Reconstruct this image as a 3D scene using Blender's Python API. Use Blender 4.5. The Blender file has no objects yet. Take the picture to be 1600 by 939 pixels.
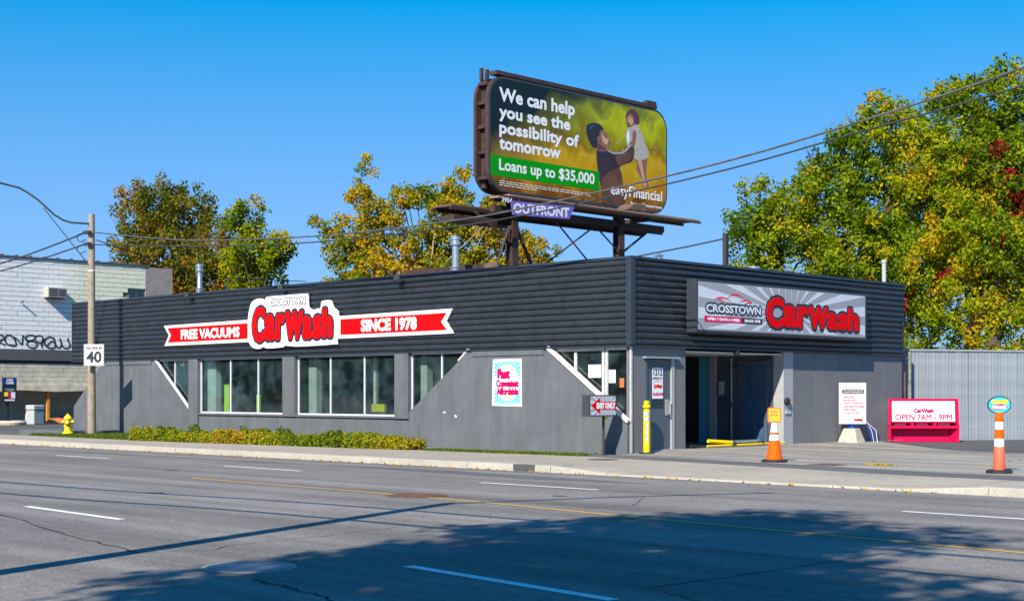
import bpy, bmesh, math, random
import numpy as np
from mathutils import Vector, Matrix
random.seed(7)
RNG = np.random.default_rng(11)
PI = math.pi
S = bpy.context.scene
COL = S.collection

# ------------------------------------------------------------------ camera
cam_d = bpy.data.cameras.new('camera')
cam = bpy.data.objects.new('camera', cam_d)
COL.objects.link(cam)
cam.location = (23.98, -28.86, 1.6)
cam.rotation_euler = (PI/2, 0, math.atan2(.699, .715))
cam_d.lens = 51.3
cam_d.sensor_width = 36
cam_d.shift_y = 0.089
cam_d.clip_end = 3000
S.camera = cam

# ------------------------------------------------------------------ sky and sun
SKY_SAT, SKY_K, SKY_STR = 1.5, (1.1, 2.4, 5.2), 0.15
SUN_EL = math.radians(38)
SUN_DIR = Vector((.34*math.cos(SUN_EL), -.94*math.cos(SUN_EL), math.sin(SUN_EL))).normalized()   # towards the sun
SUN_AZ = math.atan2(SUN_DIR.x, SUN_DIR.y)
world = bpy.data.worlds.new("World")
S.world = world
world.use_nodes = True
wn = world.node_tree
wn.nodes.clear()
wo = wn.nodes.new('ShaderNodeOutputWorld')
bg = wn.nodes.new('ShaderNodeBackground')
sky = wn.nodes.new('ShaderNodeTexSky')
sky.sky_type = 'NISHITA'
sky.sun_disc = False
sky.sun_elevation = SUN_EL
sky.sun_rotation = SUN_AZ
sky.air_density = 1.0
sky.dust_density = 0.1
sky.ozone_density = 4.0
hs = wn.nodes.new('ShaderNodeHueSaturation')
hs.inputs['Saturation'].default_value = SKY_SAT
hs.inputs['Value'].default_value = 1.0
# soft shoulder per channel, so that the horizon stays azure instead of burning out
den = wn.nodes.new('ShaderNodeVectorMath'); den.operation = 'MULTIPLY_ADD'
den.inputs[1].default_value = (1/SKY_K[0], 1/SKY_K[1], 1/SKY_K[2]); den.inputs[2].default_value = (1, 1, 1)
div = wn.nodes.new('ShaderNodeVectorMath'); div.operation = 'DIVIDE'
wn.links.new(sky.outputs[0], hs.inputs['Color'])
wn.links.new(hs.outputs[0], den.inputs[0]); wn.links.new(hs.outputs[0], div.inputs[0]); wn.links.new(den.outputs[0], div.inputs[1])
wn.links.new(div.outputs[0], bg.inputs['Color'])
bg.inputs['Strength'].default_value = SKY_STR
wn.links.new(bg.outputs[0], wo.inputs[0])
sun_d = bpy.data.lights.new('sun', 'SUN')
sun_d.energy = 3.75
sun_d.angle = math.radians(.5)
sun_d.color = (1, .925, .80)
sun = bpy.data.objects.new('sun', sun_d)
COL.objects.link(sun)
sun.rotation_euler = SUN_DIR.to_track_quat('Z', 'Y').to_euler()
S.view_settings.view_transform = 'Standard'
S.view_settings.look = 'None'
S.view_settings.exposure = 1.1
S.view_settings.gamma = 1
S.render.engine = 'CYCLES'

# ------------------------------------------------------------------ materials
def mat(name, col, rough=.6, metal=0, var=.12, scale=6, bump=0, bscale=60, spec=.5, tint=None, coat=0):
    """noise-varied principled; tint = list of (pos, colour) driven by the face attribute 'tint'"""
    m = bpy.data.materials.new(name)
    m.use_nodes = True
    nt = m.node_tree; N = nt.nodes; L = nt.links
    b = N['Principled BSDF']
    b.inputs['Roughness'].default_value = rough
    b.inputs['Metallic'].default_value = metal
    b.inputs['Specular IOR Level'].default_value = spec
    if coat: b.inputs['Coat Weight'].default_value = coat
    tc = N.new('ShaderNodeTexCoord')
    if tint:
        at = N.new('ShaderNodeAttribute'); at.attribute_name = 'tint'
        cr = N.new('ShaderNodeValToRGB')
        while len(cr.color_ramp.elements) < len(tint): cr.color_ramp.elements.new(.5)
        for e, (p, c) in zip(cr.color_ramp.elements, tint):
            e.position = p; e.color = (*c, 1)
        L.new(at.outputs['Fac'], cr.inputs[0]); src = cr.outputs[0]
    else:
        rgb = N.new('ShaderNodeRGB'); rgb.outputs[0].default_value = (*col, 1); src = rgb.outputs[0]
    if var:
        no = N.new('ShaderNodeTexNoise'); no.inputs['Scale'].default_value = scale
        no.inputs['Detail'].default_value = 6; no.inputs['Roughness'].default_value = .6
        L.new(tc.outputs['Object'], no.inputs['Vector'])
        mr = N.new('ShaderNodeMapRange')
        mr.inputs['From Min'].default_value = .3; mr.inputs['From Max'].default_value = .7
        mr.inputs['To Min'].default_value = 1-var; mr.inputs['To Max'].default_value = 1+var
        L.new(no.outputs[0], mr.inputs[0])
        mx = N.new('ShaderNodeMix'); mx.data_type = 'RGBA'; mx.blend_type = 'MULTIPLY'
        mx.inputs['Factor'].default_value = 1
        L.new(src, mx.inputs[6]); L.new(mr.outputs[0], mx.inputs[7]); src = mx.outputs[2]
    L.new(src, b.inputs['Base Color'])
    if bump:
        n2 = N.new('ShaderNodeTexNoise'); n2.inputs['Scale'].default_value = bscale; n2.inputs['Detail'].default_value = 4
        L.new(tc.outputs['Object'], n2.inputs['Vector'])
        bp = N.new('ShaderNodeBump'); bp.inputs['Strength'].default_value = bump; bp.inputs['Distance'].default_value = .02
        L.new(n2.outputs[0], bp.inputs['Height']); L.new(bp.outputs[0], b.inputs['Normal'])
    return m

def leaf_mat(name, ramp, trans=.42, rough=.55):
    m = mat(name, (0, 0, 0), rough, var=0, tint=ramp, spec=.06)
    nt = m.node_tree; N = nt.nodes; L = nt.links
    b = N['Principled BSDF']; out = N['Material Output']
    src = b.inputs['Base Color'].links[0].from_socket
    tr = N.new('ShaderNodeBsdfTranslucent'); L.new(src, tr.inputs[0])
    mx = N.new('ShaderNodeMixShader'); mx.inputs[0].default_value = trans
    L.new(b.outputs[0], mx.inputs[1]); L.new(tr.outputs[0], mx.inputs[2]); L.new(mx.outputs[0], out.inputs[0])
    return m

def asphalt(name, base, dark, streak=.5, warm=(1, 1, 1)):
    gr = 1 if streak > .6 else .35
    m = bpy.data.materials.new(name); m.use_nodes = True
    nt = m.node_tree; N = nt.nodes; L = nt.links
    b = N['Principled BSDF']; b.inputs['Roughness'].default_value = .85; b.inputs['Specular IOR Level'].default_value = .3
    tc = N.new('ShaderNodeTexCoord')
    def noise(scale, det, vec, ro=.6):
        n = N.new('ShaderNodeTexNoise'); n.inputs['Scale'].default_value = scale; n.inputs['Detail'].default_value = det
        n.inputs['Roughness'].default_value = ro
        L.new(vec, n.inputs['Vector']); return n.outputs[0]
    def rng(v, a, bb, c, d):
        r = N.new('ShaderNodeMapRange'); r.inputs[1].default_value = a; r.inputs[2].default_value = bb
        r.inputs[3].default_value = c; r.inputs[4].default_value = d; L.new(v, r.inputs[0]); return r.outputs[0]
    def mul(x, y):
        q = N.new('ShaderNodeMath'); q.operation = 'MULTIPLY'; L.new(x, q.inputs[0]); L.new(y, q.inputs[1]); return q.outputs[0]
    mp = N.new('ShaderNodeMapping'); mp.inputs['Scale'].default_value = (.05, 1.1, 1)
    L.new(tc.outputs['Object'], mp.inputs[0])
    st = rng(noise(1.0, 5, mp.outputs[0]), .35, .68, 1+.22*streak, 1-.35*streak)
    big = rng(noise(.35, 5, tc.outputs['Object']), .3, .7, .86, 1.14)
    mid = rng(noise(5, 5, tc.outputs['Object'], .7), .3, .7, .9, 1.1)
    fine = rng(noise(38, 3, tc.outputs['Object'], .85), .32, .68, 1-.5*gr, 1+.55*gr)
    grit = rng(noise(21, 2, tc.outputs['Object'], .8), .35, .65, 1-.15*gr, 1+.15*gr)
    v = mul(mul(mul(st, big), mid), mul(fine, grit))
    mx = N.new('ShaderNodeMix'); mx.data_type = 'RGBA'; mx.blend_type = 'MULTIPLY'; mx.inputs[0].default_value = 1
    mx.inputs[6].default_value = (base*warm[0], base*warm[1], base*warm[2], 1); L.new(v, mx.inputs[7])
    L.new(mx.outputs[2], b.inputs['Base Color'])
    bp = N.new('ShaderNodeBump'); bp.inputs['Strength'].default_value = .5; bp.inputs['Distance'].default_value = .008
    L.new(noise(70, 2, tc.outputs['Object']), bp.inputs['Height']); L.new(bp.outputs[0], b.inputs['Normal'])
    return m

def glass_mat(name, tcol, refl=.12):
    m = bpy.data.materials.new(name); m.use_nodes = True
    nt = m.node_tree; N = nt.nodes; L = nt.links; N.clear()
    out = N.new('ShaderNodeOutputMaterial')
    t = N.new('ShaderNodeBsdfTransparent'); t.inputs[0].default_value = (*tcol, 1)
    g = N.new('ShaderNodeBsdfGlossy'); g.inputs['Roughness'].default_value = .03
    fr = N.new('ShaderNodeFresnel'); fr.inputs[0].default_value = 1.5
    ad = N.new('ShaderNodeMath'); ad.operation = 'ADD'; ad.inputs[1].default_value = refl
    L.new(fr.outputs[0], ad.inputs[0])
    ge = N.new('ShaderNodeNewGeometry'); iv = N.new('ShaderNodeMath'); iv.operation = 'SUBTRACT'; iv.inputs[0].default_value = 1; L.new(ge.outputs['Backfacing'], iv.inputs[1])
    mu = N.new('ShaderNodeMath'); mu.operation = 'MULTIPLY'; L.new(ad.outputs[0], mu.inputs[0]); L.new(iv.outputs[0], mu.inputs[1])
    mx = N.new('ShaderNodeMixShader'); L.new(mu.outputs[0], mx.inputs[0])
    L.new(t.outputs[0], mx.inputs[1]); L.new(g.outputs[0], mx.inputs[2])
    df = N.new('ShaderNodeBsdfDiffuse'); df.inputs[0].default_value = (.26, .42, .46, 1)
    tc = N.new('ShaderNodeTexCoord'); no = N.new('ShaderNodeTexNoise'); no.inputs['Scale'].default_value = 1.7; no.inputs['Detail'].default_value = 5
    L.new(tc.outputs['Object'], no.inputs['Vector'])
    mr = N.new('ShaderNodeMapRange'); mr.inputs[1].default_value = .4; mr.inputs[2].default_value = .75; mr.inputs[3].default_value = .012; mr.inputs[4].default_value = .085
    L.new(no.outputs[0], mr.inputs[0])
    m2 = N.new('ShaderNodeMixShader'); L.new(mr.outputs[0], m2.inputs[0]); L.new(mx.outputs[0], m2.inputs[1]); L.new(df.outputs[0], m2.inputs[2])
    L.new(m2.outputs[0], out.inputs[0])
    return m

M = {}
M['oil'] = mat('oil_spot', (.06, .06, .06), .55, var=.4, scale=9)
M['road'] = asphalt('road_asphalt', .165, .1, 1.0, (1.09, 1, .94))
M['lot'] = asphalt('lot_asphalt', .085, .05, .8)
M['strip'] = asphalt('patch_asphalt', .11, .05, .3)
M['pad'] = asphalt('worn_concrete', .25, .1, 1.1, (1.10, 1, .88))
M['walk'] = asphalt('sidewalk_concrete', .29, .1, .25, (1.13, 1, .82))
M['walk_pink'] = asphalt('pink_sidewalk_concrete', .30, .1, .25, (1.14, .98, .93))
M['kerb'] = asphalt('kerb_concrete', .36, .1, .3, (1.08, 1, .84))
M['crack'] = mat('crack_dark', (.02, .02, .02), .9)
M['sealant'] = mat('sealed_joint_grey', (.07, .07, .075), .8, var=.3, scale=20)
M['white_paint'] = mat('white_road_paint', (.78, .79, .8), .6, var=.1, scale=9)
M['yellow_paint'] = mat('yellow_road_paint', (.62, .36, .04), .6, var=.25, scale=14)
M['wall'] = mat('grey_stucco', (.105, .116, .128), .7, var=.13, scale=1.4, bump=.25, bscale=70)
def stain(m, amt, sx=1.6, sz=.22, grime=.0):
    nt = m.node_tree; N = nt.nodes; L = nt.links; b = N['Principled BSDF']; src = b.inputs['Base Color'].links[0].from_socket
    g = N.new('ShaderNodeNewGeometry'); mp = N.new('ShaderNodeMapping'); mp.inputs['Scale'].default_value = (sx, sx, sz); L.new(g.outputs['Position'], mp.inputs[0])
    n = N.new('ShaderNodeTexNoise'); n.inputs['Scale'].default_value = 3; n.inputs['Detail'].default_value = 8; n.inputs['Roughness'].default_value = .7; L.new(mp.outputs[0], n.inputs['Vector'])
    q = N.new('ShaderNodeMapRange'); q.inputs[1].default_value = .36; q.inputs[2].default_value = .7; q.inputs[3].default_value = 1+amt*.6; q.inputs[4].default_value = 1-amt; L.new(n.outputs[0], q.inputs[0])
    x = N.new('ShaderNodeMix'); x.data_type = 'RGBA'; x.blend_type = 'MULTIPLY'; x.inputs[0].default_value = 1; L.new(src, x.inputs[6]); L.new(q.outputs[0], x.inputs[7]); out = x.outputs[2]
    # small pale scuffs and repaired spots
    v = N.new('ShaderNodeTexNoise'); v.inputs['Scale'].default_value = 5.5; v.inputs['Detail'].default_value = 9; v.inputs['Roughness'].default_value = .75; L.new(g.outputs['Position'], v.inputs['Vector'])
    w = N.new('ShaderNodeMapRange'); w.inputs[1].default_value = .64; w.inputs[2].default_value = .72; w.inputs[4].default_value = amt*1.6; L.new(v.outputs[0], w.inputs[0])
    y = N.new('ShaderNodeMix'); y.data_type = 'RGBA'; L.new(w.outputs[0], y.inputs[0]); L.new(out, y.inputs[6]); y.inputs[7].default_value = (.30, .31, .32, 1); out = y.outputs[2]
    L.new(out, b.inputs['Base Color']); return m
stain(M['wall'], .16)
M['wall_b'] = mat('grey_panel', (.15, .155, .162), .55, var=.08, scale=2.2)
M['light_grey'] = mat('light_grey_paint', (.34, .35, .36), .6, var=.08)
M['fascia'] = mat('charcoal_corrugated_metal', (.023, .027, .034), .36, 0, var=.25, scale=3, spec=.6)
M['fascia_trim'] = mat('navy_flashing', (.028, .036, .05), .4, var=.1)
M['dark'] = mat('dark_void_and_backing', (.022, .024, .028), .8)
M['door'] = mat('slate_door_paint', (.075, .095, .12), .45, var=.06)
M['blue_door'] = mat('blue_door_paint', (.04, .09, .17), .4, var=.3, scale=5)
M['alu'] = mat('aluminium_frame', (.62, .64, .70), .4, .1, var=.06)
M['white_trim'] = mat('white_trim_paint', (.6, .58, .56), .5, var=.25, scale=8)
M['white'] = mat('white_vinyl', (.82, .82, .84), .4, var=.03)
M['red'] = mat('red_vinyl', (.70, .002, .004), .6, var=.04, spec=.08)
M['navy'] = mat('navy_vinyl', (.012, .02, .035), .4, var=.04)
M['magenta'] = mat('magenta_ink', (.66, .003, .10), .6, var=0, spec=.08)
M['pink'] = mat('hot_pink_plastic', (.72, .003, .07), .45, var=.12, spec=.2)
M['pink_pale'] = mat('pink_ink', (.8, .18, .22), .5, var=0)
M['roof'] = mat('tar_roof', (.06, .06, .06), .9)
M['rust'] = mat('brown_painted_steel', (.052, .027, .022), .6, var=.35, scale=4, bump=.2)
M['rust_light'] = mat('faded_brown_steel', (.14, .08, .062), .65, var=.3, scale=3)
M['wood_walk'] = mat('weathered_catwalk_wood', (.27, .17, .125), .8, var=.25, scale=6)
M['galv'] = mat('galvanised_steel', (.6, .61, .62), .32, .85, var=.12, scale=8)
M['wood_pole'] = mat('weathered_pole', (.29, .235, .18), .85, var=.22, scale=5, bump=.4, bscale=40)
M['steel_dark'] = mat('dark_steel', (.06, .06, .065), .5, .3)
M['lamp_steel'] = mat('grey_lamp_arm', (.16, .18, .2), .4, .6)
M['wire'] = mat('cable_black', (.035, .035, .04), .6)
M['wire_bare'] = mat('weathered_cable', (.13, .13, .13), .5, .4, var=.4, scale=3)
M['fence'] = mat('blue_grey_fence_board', (0, 0, 0), .75, var=.14, scale=3, bump=.2, bscale=30, tint=[(0, (.27, .31, .345)), (.5, (.235, .28, .32)), (1, (.26, .275, .32))])
M['rubber'] = mat('black_rubber', (.018, .018, .02), .7)
M['orange'] = mat('safety_orange', (.88, .11, .003), .6, var=.12, scale=14, spec=.12)
M['orange_red'] = mat('scuffed_orange', (.80, .13, .06), .55, var=.18, scale=12)
M['orange_sign'] = mat('amber_plate', (.95, .40, .01), .5, var=.06)
M['reflect'] = mat('reflective_white', (.8, .8, .84), .4)
M['yellow'] = mat('safety_yellow', (.85, .60, .005), .55, var=.12, scale=10, spec=.15)
M['hyd_yellow'] = mat('hydrant_yellow', (.80, .60, .01), .45, var=.12)
M['grey_band'] = mat('grey_reflective_band', (.42, .45, .47), .4)
M['blue_post'] = mat('blue_paint', (.01, .10, .55), .45)
M['conc_block'] = mat('cast_concrete', (.48, .42, .33), .85, var=.2, scale=8, bump=.4)
M['purple'] = mat('purple_plate', (.17, .11, .45), .5, var=.05)
M['pale_letter'] = mat('pale_letter', (.75, .75, .78), .5, var=0)
M['green_band'] = mat('green_ink', (.002, .28, .008), .6, var=.04, spec=.1)
M['bark'] = mat('bark', (.085, .065, .05), .9, var=.3, scale=9)
M['bark_pale'] = mat('pale_bark', (.24, .20, .16), .9, var=.4, scale=5)
M['blockwall'] = mat('painted_block', (0, 0, 0), .8, var=.10, scale=2.2, tint=[(0, (.74, .76, .78)), (.5, (.80, .80, .77)), (1, (.72, .73, .58))])
M['blocklow'] = mat('bare_block', (.52, .48, .38), .85, var=.25, scale=2)
M['mortar'] = mat('mortar_dark', (.12, .125, .13), .9)
M['stucco'] = mat('rough_grey_render', (.27, .25, .25), .9, var=.2, scale=3, bump=.5, bscale=20)
M['band'] = mat('dark_band_metal', (.085, .085, .095), .6, var=.2)
M['graffiti'] = mat('black_spray_paint', (.025, .025, .035), .6)
M['orange_post'] = mat('orange_post_paint', (.62, .25, .02), .6, var=.25)
M['bin'] = mat('grey_bin_plastic', (.38, .41, .43), .6)
M['teal'] = mat('teal_ink', (.02, .55, .62), .5, var=0)
M['yellow_ink'] = mat('yellow_ink', (.9, .8, .01), .5, var=0)
M['sign_blue'] = mat('blue_plate', (.01, .04, .22), .5)
M['sign_grey'] = mat('grey_sign_face', (.33, .33, .36), .45, var=.03)
M['ray'] = mat('pale_ray_ink', (.60, .64, .72), .45, var=0)
M['black_ink'] = mat('black_ink', (.02, .02, .025), .5, var=0)
M['hair'] = mat('printed_black_hair', (.02, .016, .03), .6, var=.3, scale=3)
M['skin'] = mat('printed_skin', (.26, .115, .07), .6, var=.25, scale=2)
M['jacket'] = mat('printed_dark_jacket', (.035, .018, .03), .6, var=.4, scale=1.2)
M['dress'] = mat('printed_patterned_dress', (.42, .38, .34), .6, var=.3, scale=9)
M['child_hair'] = mat('printed_brown_hair', (.10, .03, .05), .6, var=.2)
M['interior'] = mat('wash_bay_wall', (.06, .17, .23), .7, var=.3, scale=1.2)
M['bay_light'] = mat('bay_column_paint', (.66, .60, .46), .6, var=.2, scale=3)
M['lime'] = mat('lime_yellow_plastic', (.75, .95, .01), .5)
M['glass'] = glass_mat('tinted_glass', (.72, .82, .84), .09)
M['window_dark'] = mat('dark_window_glass', (.02, .04, .05), .1, var=.3)
M['unit'] = mat('beige_appliance_metal', (.42, .40, .36), .6, var=.1)
M['cast_iron'] = mat('cast_iron', (.11, .10, .10), .55, .4, var=.3, scale=12, bump=.5, bscale=40)
M['rust_iron'] = mat('rusty_cast_iron', (.13, .065, .035), .8, .2, var=.4, scale=12)
M['tarp_red'] = mat('orange_tarp', (.45, .14, .05), .7)
M['tarp_dark'] = mat('dark_tarp', (.05, .04, .06), .7)
M['pipe_green'] = mat('flaking_green_pipe', (.20, .25, .20), .6, .2, var=.4, scale=5)
M['wood_red'] = mat('reddish_timber', (.28, .15, .12), .85, var=.25, scale=5)
M['soil'] = mat('dusty_ground', (.16, .14, .11), .95, var=.2, scale=.5)

# billboard picture: blurred autumn park, dark corner at the top left (printed colours of the poster itself)
def poster_picture():
    m = bpy.data.materials.new('blurred_park_print'); m.use_nodes = True
    nt = m.node_tree; N = nt.nodes; L = nt.links
    b = N['Principled BSDF']; b.inputs['Roughness'].default_value = .55; b.inputs['Specular IOR Level'].default_value = .15
    tc = N.new('ShaderNodeTexCoord')
    sp = N.new('ShaderNodeSeparateXYZ'); L.new(tc.outputs['Object'], sp.inputs[0])
    def noise(s, d, off):
        mp = N.new('ShaderNodeMapping'); mp.inputs['Location'].default_value = (off, 0, 0); L.new(tc.outputs['Object'], mp.inputs[0])
        n = N.new('ShaderNodeTexNoise'); n.inputs['Scale'].default_value = s; n.inputs['Detail'].default_value = d
        L.new(mp.outputs[0], n.inputs['Vector']); return n.outputs[0]
    def math_(op, a, bb):
        q = N.new('ShaderNodeMath'); q.operation = op
        for i, x in enumerate((a, bb)):
            if isinstance(x, (int, float)): q.inputs[i].default_value = x
            else: L.new(x, q.inputs[i])
        return q.outputs[0]
    # height (0 at the foot, 1 at the top) broken up by noise, then a ramp of printed colours
    v = math_('DIVIDE', sp.outputs[1], 3.55)
    v = math_('ADD', v, math_('MULTIPLY', math_('SUBTRACT', noise(.9, 3, 0), .5), .75))
    cr = N.new('ShaderNodeValToRGB'); e = cr.color_ramp.elements
    for i in range(5): e.new(.5)
    for q, (p, c) in zip(e, [(0, (.14, .055, .003)), (.18, (.44, .20, .004)), (.40, (.52, .33, .006)), (.55, (.24, .15, .005)), (.68, (.30, .29, .006)), (.85, (.44, .47, .01)), (1, (.14, .17, .02))]):
        q.position = p; q.color = (*c, 1)
    L.new(v, cr.inputs[0])
    # darker print to the upper left
    u = math_('DIVIDE', sp.outputs[0], 8.9)
    k = math_('SUBTRACT', math_('MULTIPLY', math_('DIVIDE', sp.outputs[1], 3.55), 1.5), math_('MULTIPLY', u, 1.9))
    k = math_('ADD', k, math_('MULTIPLY', math_('SUBTRACT', noise(.8, 2, 7), .5), .7))
    mr = N.new('ShaderNodeMapRange'); mr.inputs[1].default_value = -.05; mr.inputs[2].default_value = .75; L.new(k, mr.inputs[0])
    mx = N.new('ShaderNodeMix'); mx.data_type = 'RGBA'; L.new(mr.outputs[0], mx.inputs[0]); L.new(cr.outputs[0], mx.inputs[6]); mx.inputs[7].default_value = (.008, .022, .03, 1)
    # soft spots
    vo = N.new('ShaderNodeTexVoronoi'); vo.inputs['Scale'].default_value = 3.4; L.new(tc.outputs['Object'], vo.inputs['Vector'])
    ms = N.new('ShaderNodeMapRange'); ms.inputs[1].default_value = .12; ms.inputs[2].default_value = .28; ms.inputs[3].default_value = .22; ms.inputs[4].default_value = 0; L.new(vo.outputs['Distance'], ms.inputs[0])
    inv = math_('SUBTRACT', 1, mr.outputs[0])
    ff = math_('MULTIPLY', ms.outputs[0], inv)
    m2 = N.new('ShaderNodeMix'); m2.data_type = 'RGBA'; L.new(ff, m2.inputs[0]); L.new(mx.outputs[2], m2.inputs[6]); m2.inputs[7].default_value = (.6, .52, .35, 1)
    L.new(m2.outputs[2], b.inputs['Base Color'])
    return m
M['picture'] = poster_picture()

# ------------------------------------------------------------------ helpers
class MB:
    def __init__(s): s.v = []; s.f = []; s.t = []
    def add(s, vs, fs, t=0.0):
        n = len(s.v); s.v += [tuple(p) for p in vs]; s.f += [tuple(i+n for i in f) for f in fs]; s.t += [t]*len(fs); return s
    def box(s, x0, x1, y0, y1, z0, z1, t=0.0):
        return s.add([(x0,y0,z0),(x1,y0,z0),(x1,y1,z0),(x0,y1,z0),(x0,y0,z1),(x1,y0,z1),(x1,y1,z1),(x0,y1,z1)],
                     [(0,3,2,1),(4,5,6,7),(0,1,5,4),(1,2,6,5),(2,3,7,6),(3,0,4,7)], t)
    def prism(s, poly, w0, w1, t=0.0):
        """polygon in (x,y), extruded along z from w0 to w1"""
        a = sum(poly[i][0]*poly[(i+1) % len(poly)][1]-poly[(i+1) % len(poly)][0]*poly[i][1] for i in range(len(poly)))
        if a < 0: poly = poly[::-1]
        n = len(poly)
        vs = [(x, y, w0) for x, y in poly]+[(x, y, w1) for x, y in poly]
        fs = [tuple(range(n))[::-1], tuple(range(n, 2*n))]+[(i, (i+1) % n, (i+1) % n+n, i+n) for i in range(n)]
        return s.add(vs, fs, t)
    def flat(s, poly, w=0, t=0.0):
        a = sum(poly[i][0]*poly[(i+1) % len(poly)][1]-poly[(i+1) % len(poly)][0]*poly[i][1] for i in range(len(poly)))
        if a < 0: poly = poly[::-1]
        return s.add([(x, y, w) for x, y in poly], [tuple(range(len(poly)))], t)
    def tube(s, pts, r, n=8, cap=True, t=0.0):
        pts = [Vector(p) for p in pts]
        if not hasattr(r, '__len__'): r = [r]*len(pts)
        vs = []; up = None
        for i, p in enumerate(pts):
            d = (pts[min(i+1, len(pts)-1)]-pts[max(i-1, 0)]).normalized()
            if up is None: up = d.orthogonal().normalized()
            a = (up-d*up.dot(d)); a = a.normalized() if a.length > 1e-6 else d.orthogonal().normalized(); up = a
            b = d.cross(a)
            for k in range(n):
                th = 2*PI*k/n; vs.append(p+(a*math.cos(th)+b*math.sin(th))*r[i])
        fs = [(i*n+k, i*n+(k+1) % n, (i+1)*n+(k+1) % n, (i+1)*n+k) for i in range(len(pts)-1) for k in range(n)]
        if cap: fs += [tuple(range(n))[::-1], tuple(range((len(pts)-1)*n, len(pts)*n))]
        return s.add(vs, fs, t)
    def lathe(s, prof, n=20, c=(0, 0, 0)):
        vs = []
        for r, z in prof:
            for k in range(n): vs.append((c[0]+r*math.cos(2*PI*k/n), c[1]+r*math.sin(2*PI*k/n), c[2]+z))
        fs = [(i*n+k, i*n+(k+1) % n, (i+1)*n+(k+1) % n, (i+1)*n+k) for i in range(len(prof)-1) for k in range(n)]
        fs += [tuple(range(n))[::-1], tuple(range((len(prof)-1)*n, len(prof)*n))]
        return s.add(vs, fs)
    def mesh(s, name):
        me = bpy.data.meshes.new(name); me.from_pydata(s.v, [], s.f); me.update()
        if any(s.t):
            a = me.attributes.new('tint', 'FLOAT', 'FACE'); a.data.foreach_set('value', s.t)
        return me
    def build(s, name, m, parent=None, smooth=False, bevel=0):
        me = s.mesh(name)
        return link(name, me, m, parent, smooth, bevel)

def link(name, me, m, parent=None, smooth=False, bevel=0):
    if m is not None and not len(me.materials): me.materials.append(M[m] if isinstance(m, str) else m)
    if smooth:
        me.polygons.foreach_set('use_smooth', [True]*len(me.polygons))
    o = bpy.data.objects.new(name, me); COL.objects.link(o); o.parent = parent
    if smooth:
        try: me.set_sharp_from_angle(angle=math.radians(40))
        except Exception: pass
    if bevel:
        b = o.modifiers.new('bevel', 'BEVEL'); b.width = bevel; b.segments = 2; b.limit_method = 'ANGLE'
    return o

def tag(o, label=None, cat=None, group=None, kind=None):
    if label: o['label'] = label
    if cat: o['category'] = cat
    if group: o['group'] = group
    if kind: o['kind'] = kind
    return o

def thing(name, label, cat, loc=(0, 0, 0), rot=(0, 0, 0), group=None):
    o = bpy.data.objects.new(name, None); COL.objects.link(o); o.empty_display_size = .3
    o.location = loc; o.rotation_euler = rot
    return tag(o, label, cat, group)

def upright(name, label, cat, loc, phi=0, group=None):
    """an Empty whose local x runs along the wall, local y up and local z out of the wall; phi turns it about the vertical"""
    return thing(name, label, cat, loc, (PI/2, 0, phi), group)

def structure(name, mb, m): return tag(mb.build(name, m), kind='structure')

# ---- lettering: Blender's built-in font, optionally emboldened or outlined through a distance field
_tc = {}
def text_geo(body, spacing=1.0):
    key = (body, spacing)
    if key not in _tc:
        cu = bpy.data.curves.new('t', 'FONT'); cu.body = body; cu.size = 1; cu.resolution_u = 3; cu.space_character = spacing
        ob = bpy.data.objects.new('t', cu); me = bpy.data.meshes.new_from_object(ob)
        v = np.array([p.co[:2] for p in me.vertices]); fs = [tuple(p.vertices) for p in me.polygons]
        cnt = {}
        for f in fs:
            for i in range(len(f)):
                e = (f[i], f[(i+1) % len(f)]); k = (min(e), max(e)); cnt[k] = cnt.get(k, 0)+1
        sg = np.array([(*v[a], *v[b]) for (a, b), c in cnt.items() if c == 1])
        bpy.data.objects.remove(ob); bpy.data.curves.remove(cu); bpy.data.meshes.remove(me)
        _tc[key] = (v, fs, sg)
    return _tc[key]

def fit(body, box, shear=0, spacing=1.0):
    u0, u1, v0, v1 = box
    v, fs, sg = text_geo(body, spacing)
    a = v.min(0); b = v.max(0)
    def T(p):
        q = (p-a)/(b-a); y = v0+q[:, 1]*(v1-v0); x = u0+q[:, 0]*(u1-u0-abs(shear)*(v1-v0))+shear*(y-v0)
        return np.stack([x, y], 1)
    return T(v), fs, np.hstack([T(sg[:, :2]), T(sg[:, 2:])])

def field(groups, pad, h):
    allp = np.vstack([np.vstack([g[:, :2], g[:, 2:]]) for g in groups])
    lo = allp.min(0)-pad-2*h; hi = allp.max(0)+pad+2*h
    nx, ny = (np.ceil((hi-lo)/h)).astype(int)+1
    X, Y = np.meshgrid(lo[0]+np.arange(nx)*h, lo[1]+np.arange(ny)*h, indexing='ij')
    P = np.stack([X.ravel(), Y.ravel()], 1); D = np.full(len(P), 1e9)
    for g in groups:
        A = g[:, :2]; B = g[:, 2:]; AB = B-A; L2 = (AB**2).sum(1)+1e-12
        dm = np.empty(len(P)); ins = np.empty(len(P), bool); st = max(1, int(3e6/len(g)))
        for i in range(0, len(P), st):
            Q = P[i:i+st]; PA = Q[:, None]-A
            t = np.clip((PA*AB).sum(2)/L2, 0, 1)
            d = PA-t[..., None]*AB; dm[i:i+st] = np.sqrt((d**2).sum(2).min(1))
            c = (A[:, 1] > Q[:, 1:2]) != (B[:, 1] > Q[:, 1:2])
            xx = A[:, 0]+(Q[:, 1:2]-A[:, 1])*AB[:, 0]/np.where(abs(AB[:, 1]) < 1e-12, 1e-12, AB[:, 1])
            ins[i:i+st] = (c & (Q[:, 0:1] < xx)).sum(1) % 2 == 1
        D = np.minimum(D, np.where(ins, -dm, dm))
    return D.reshape(nx, ny), lo, h

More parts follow.
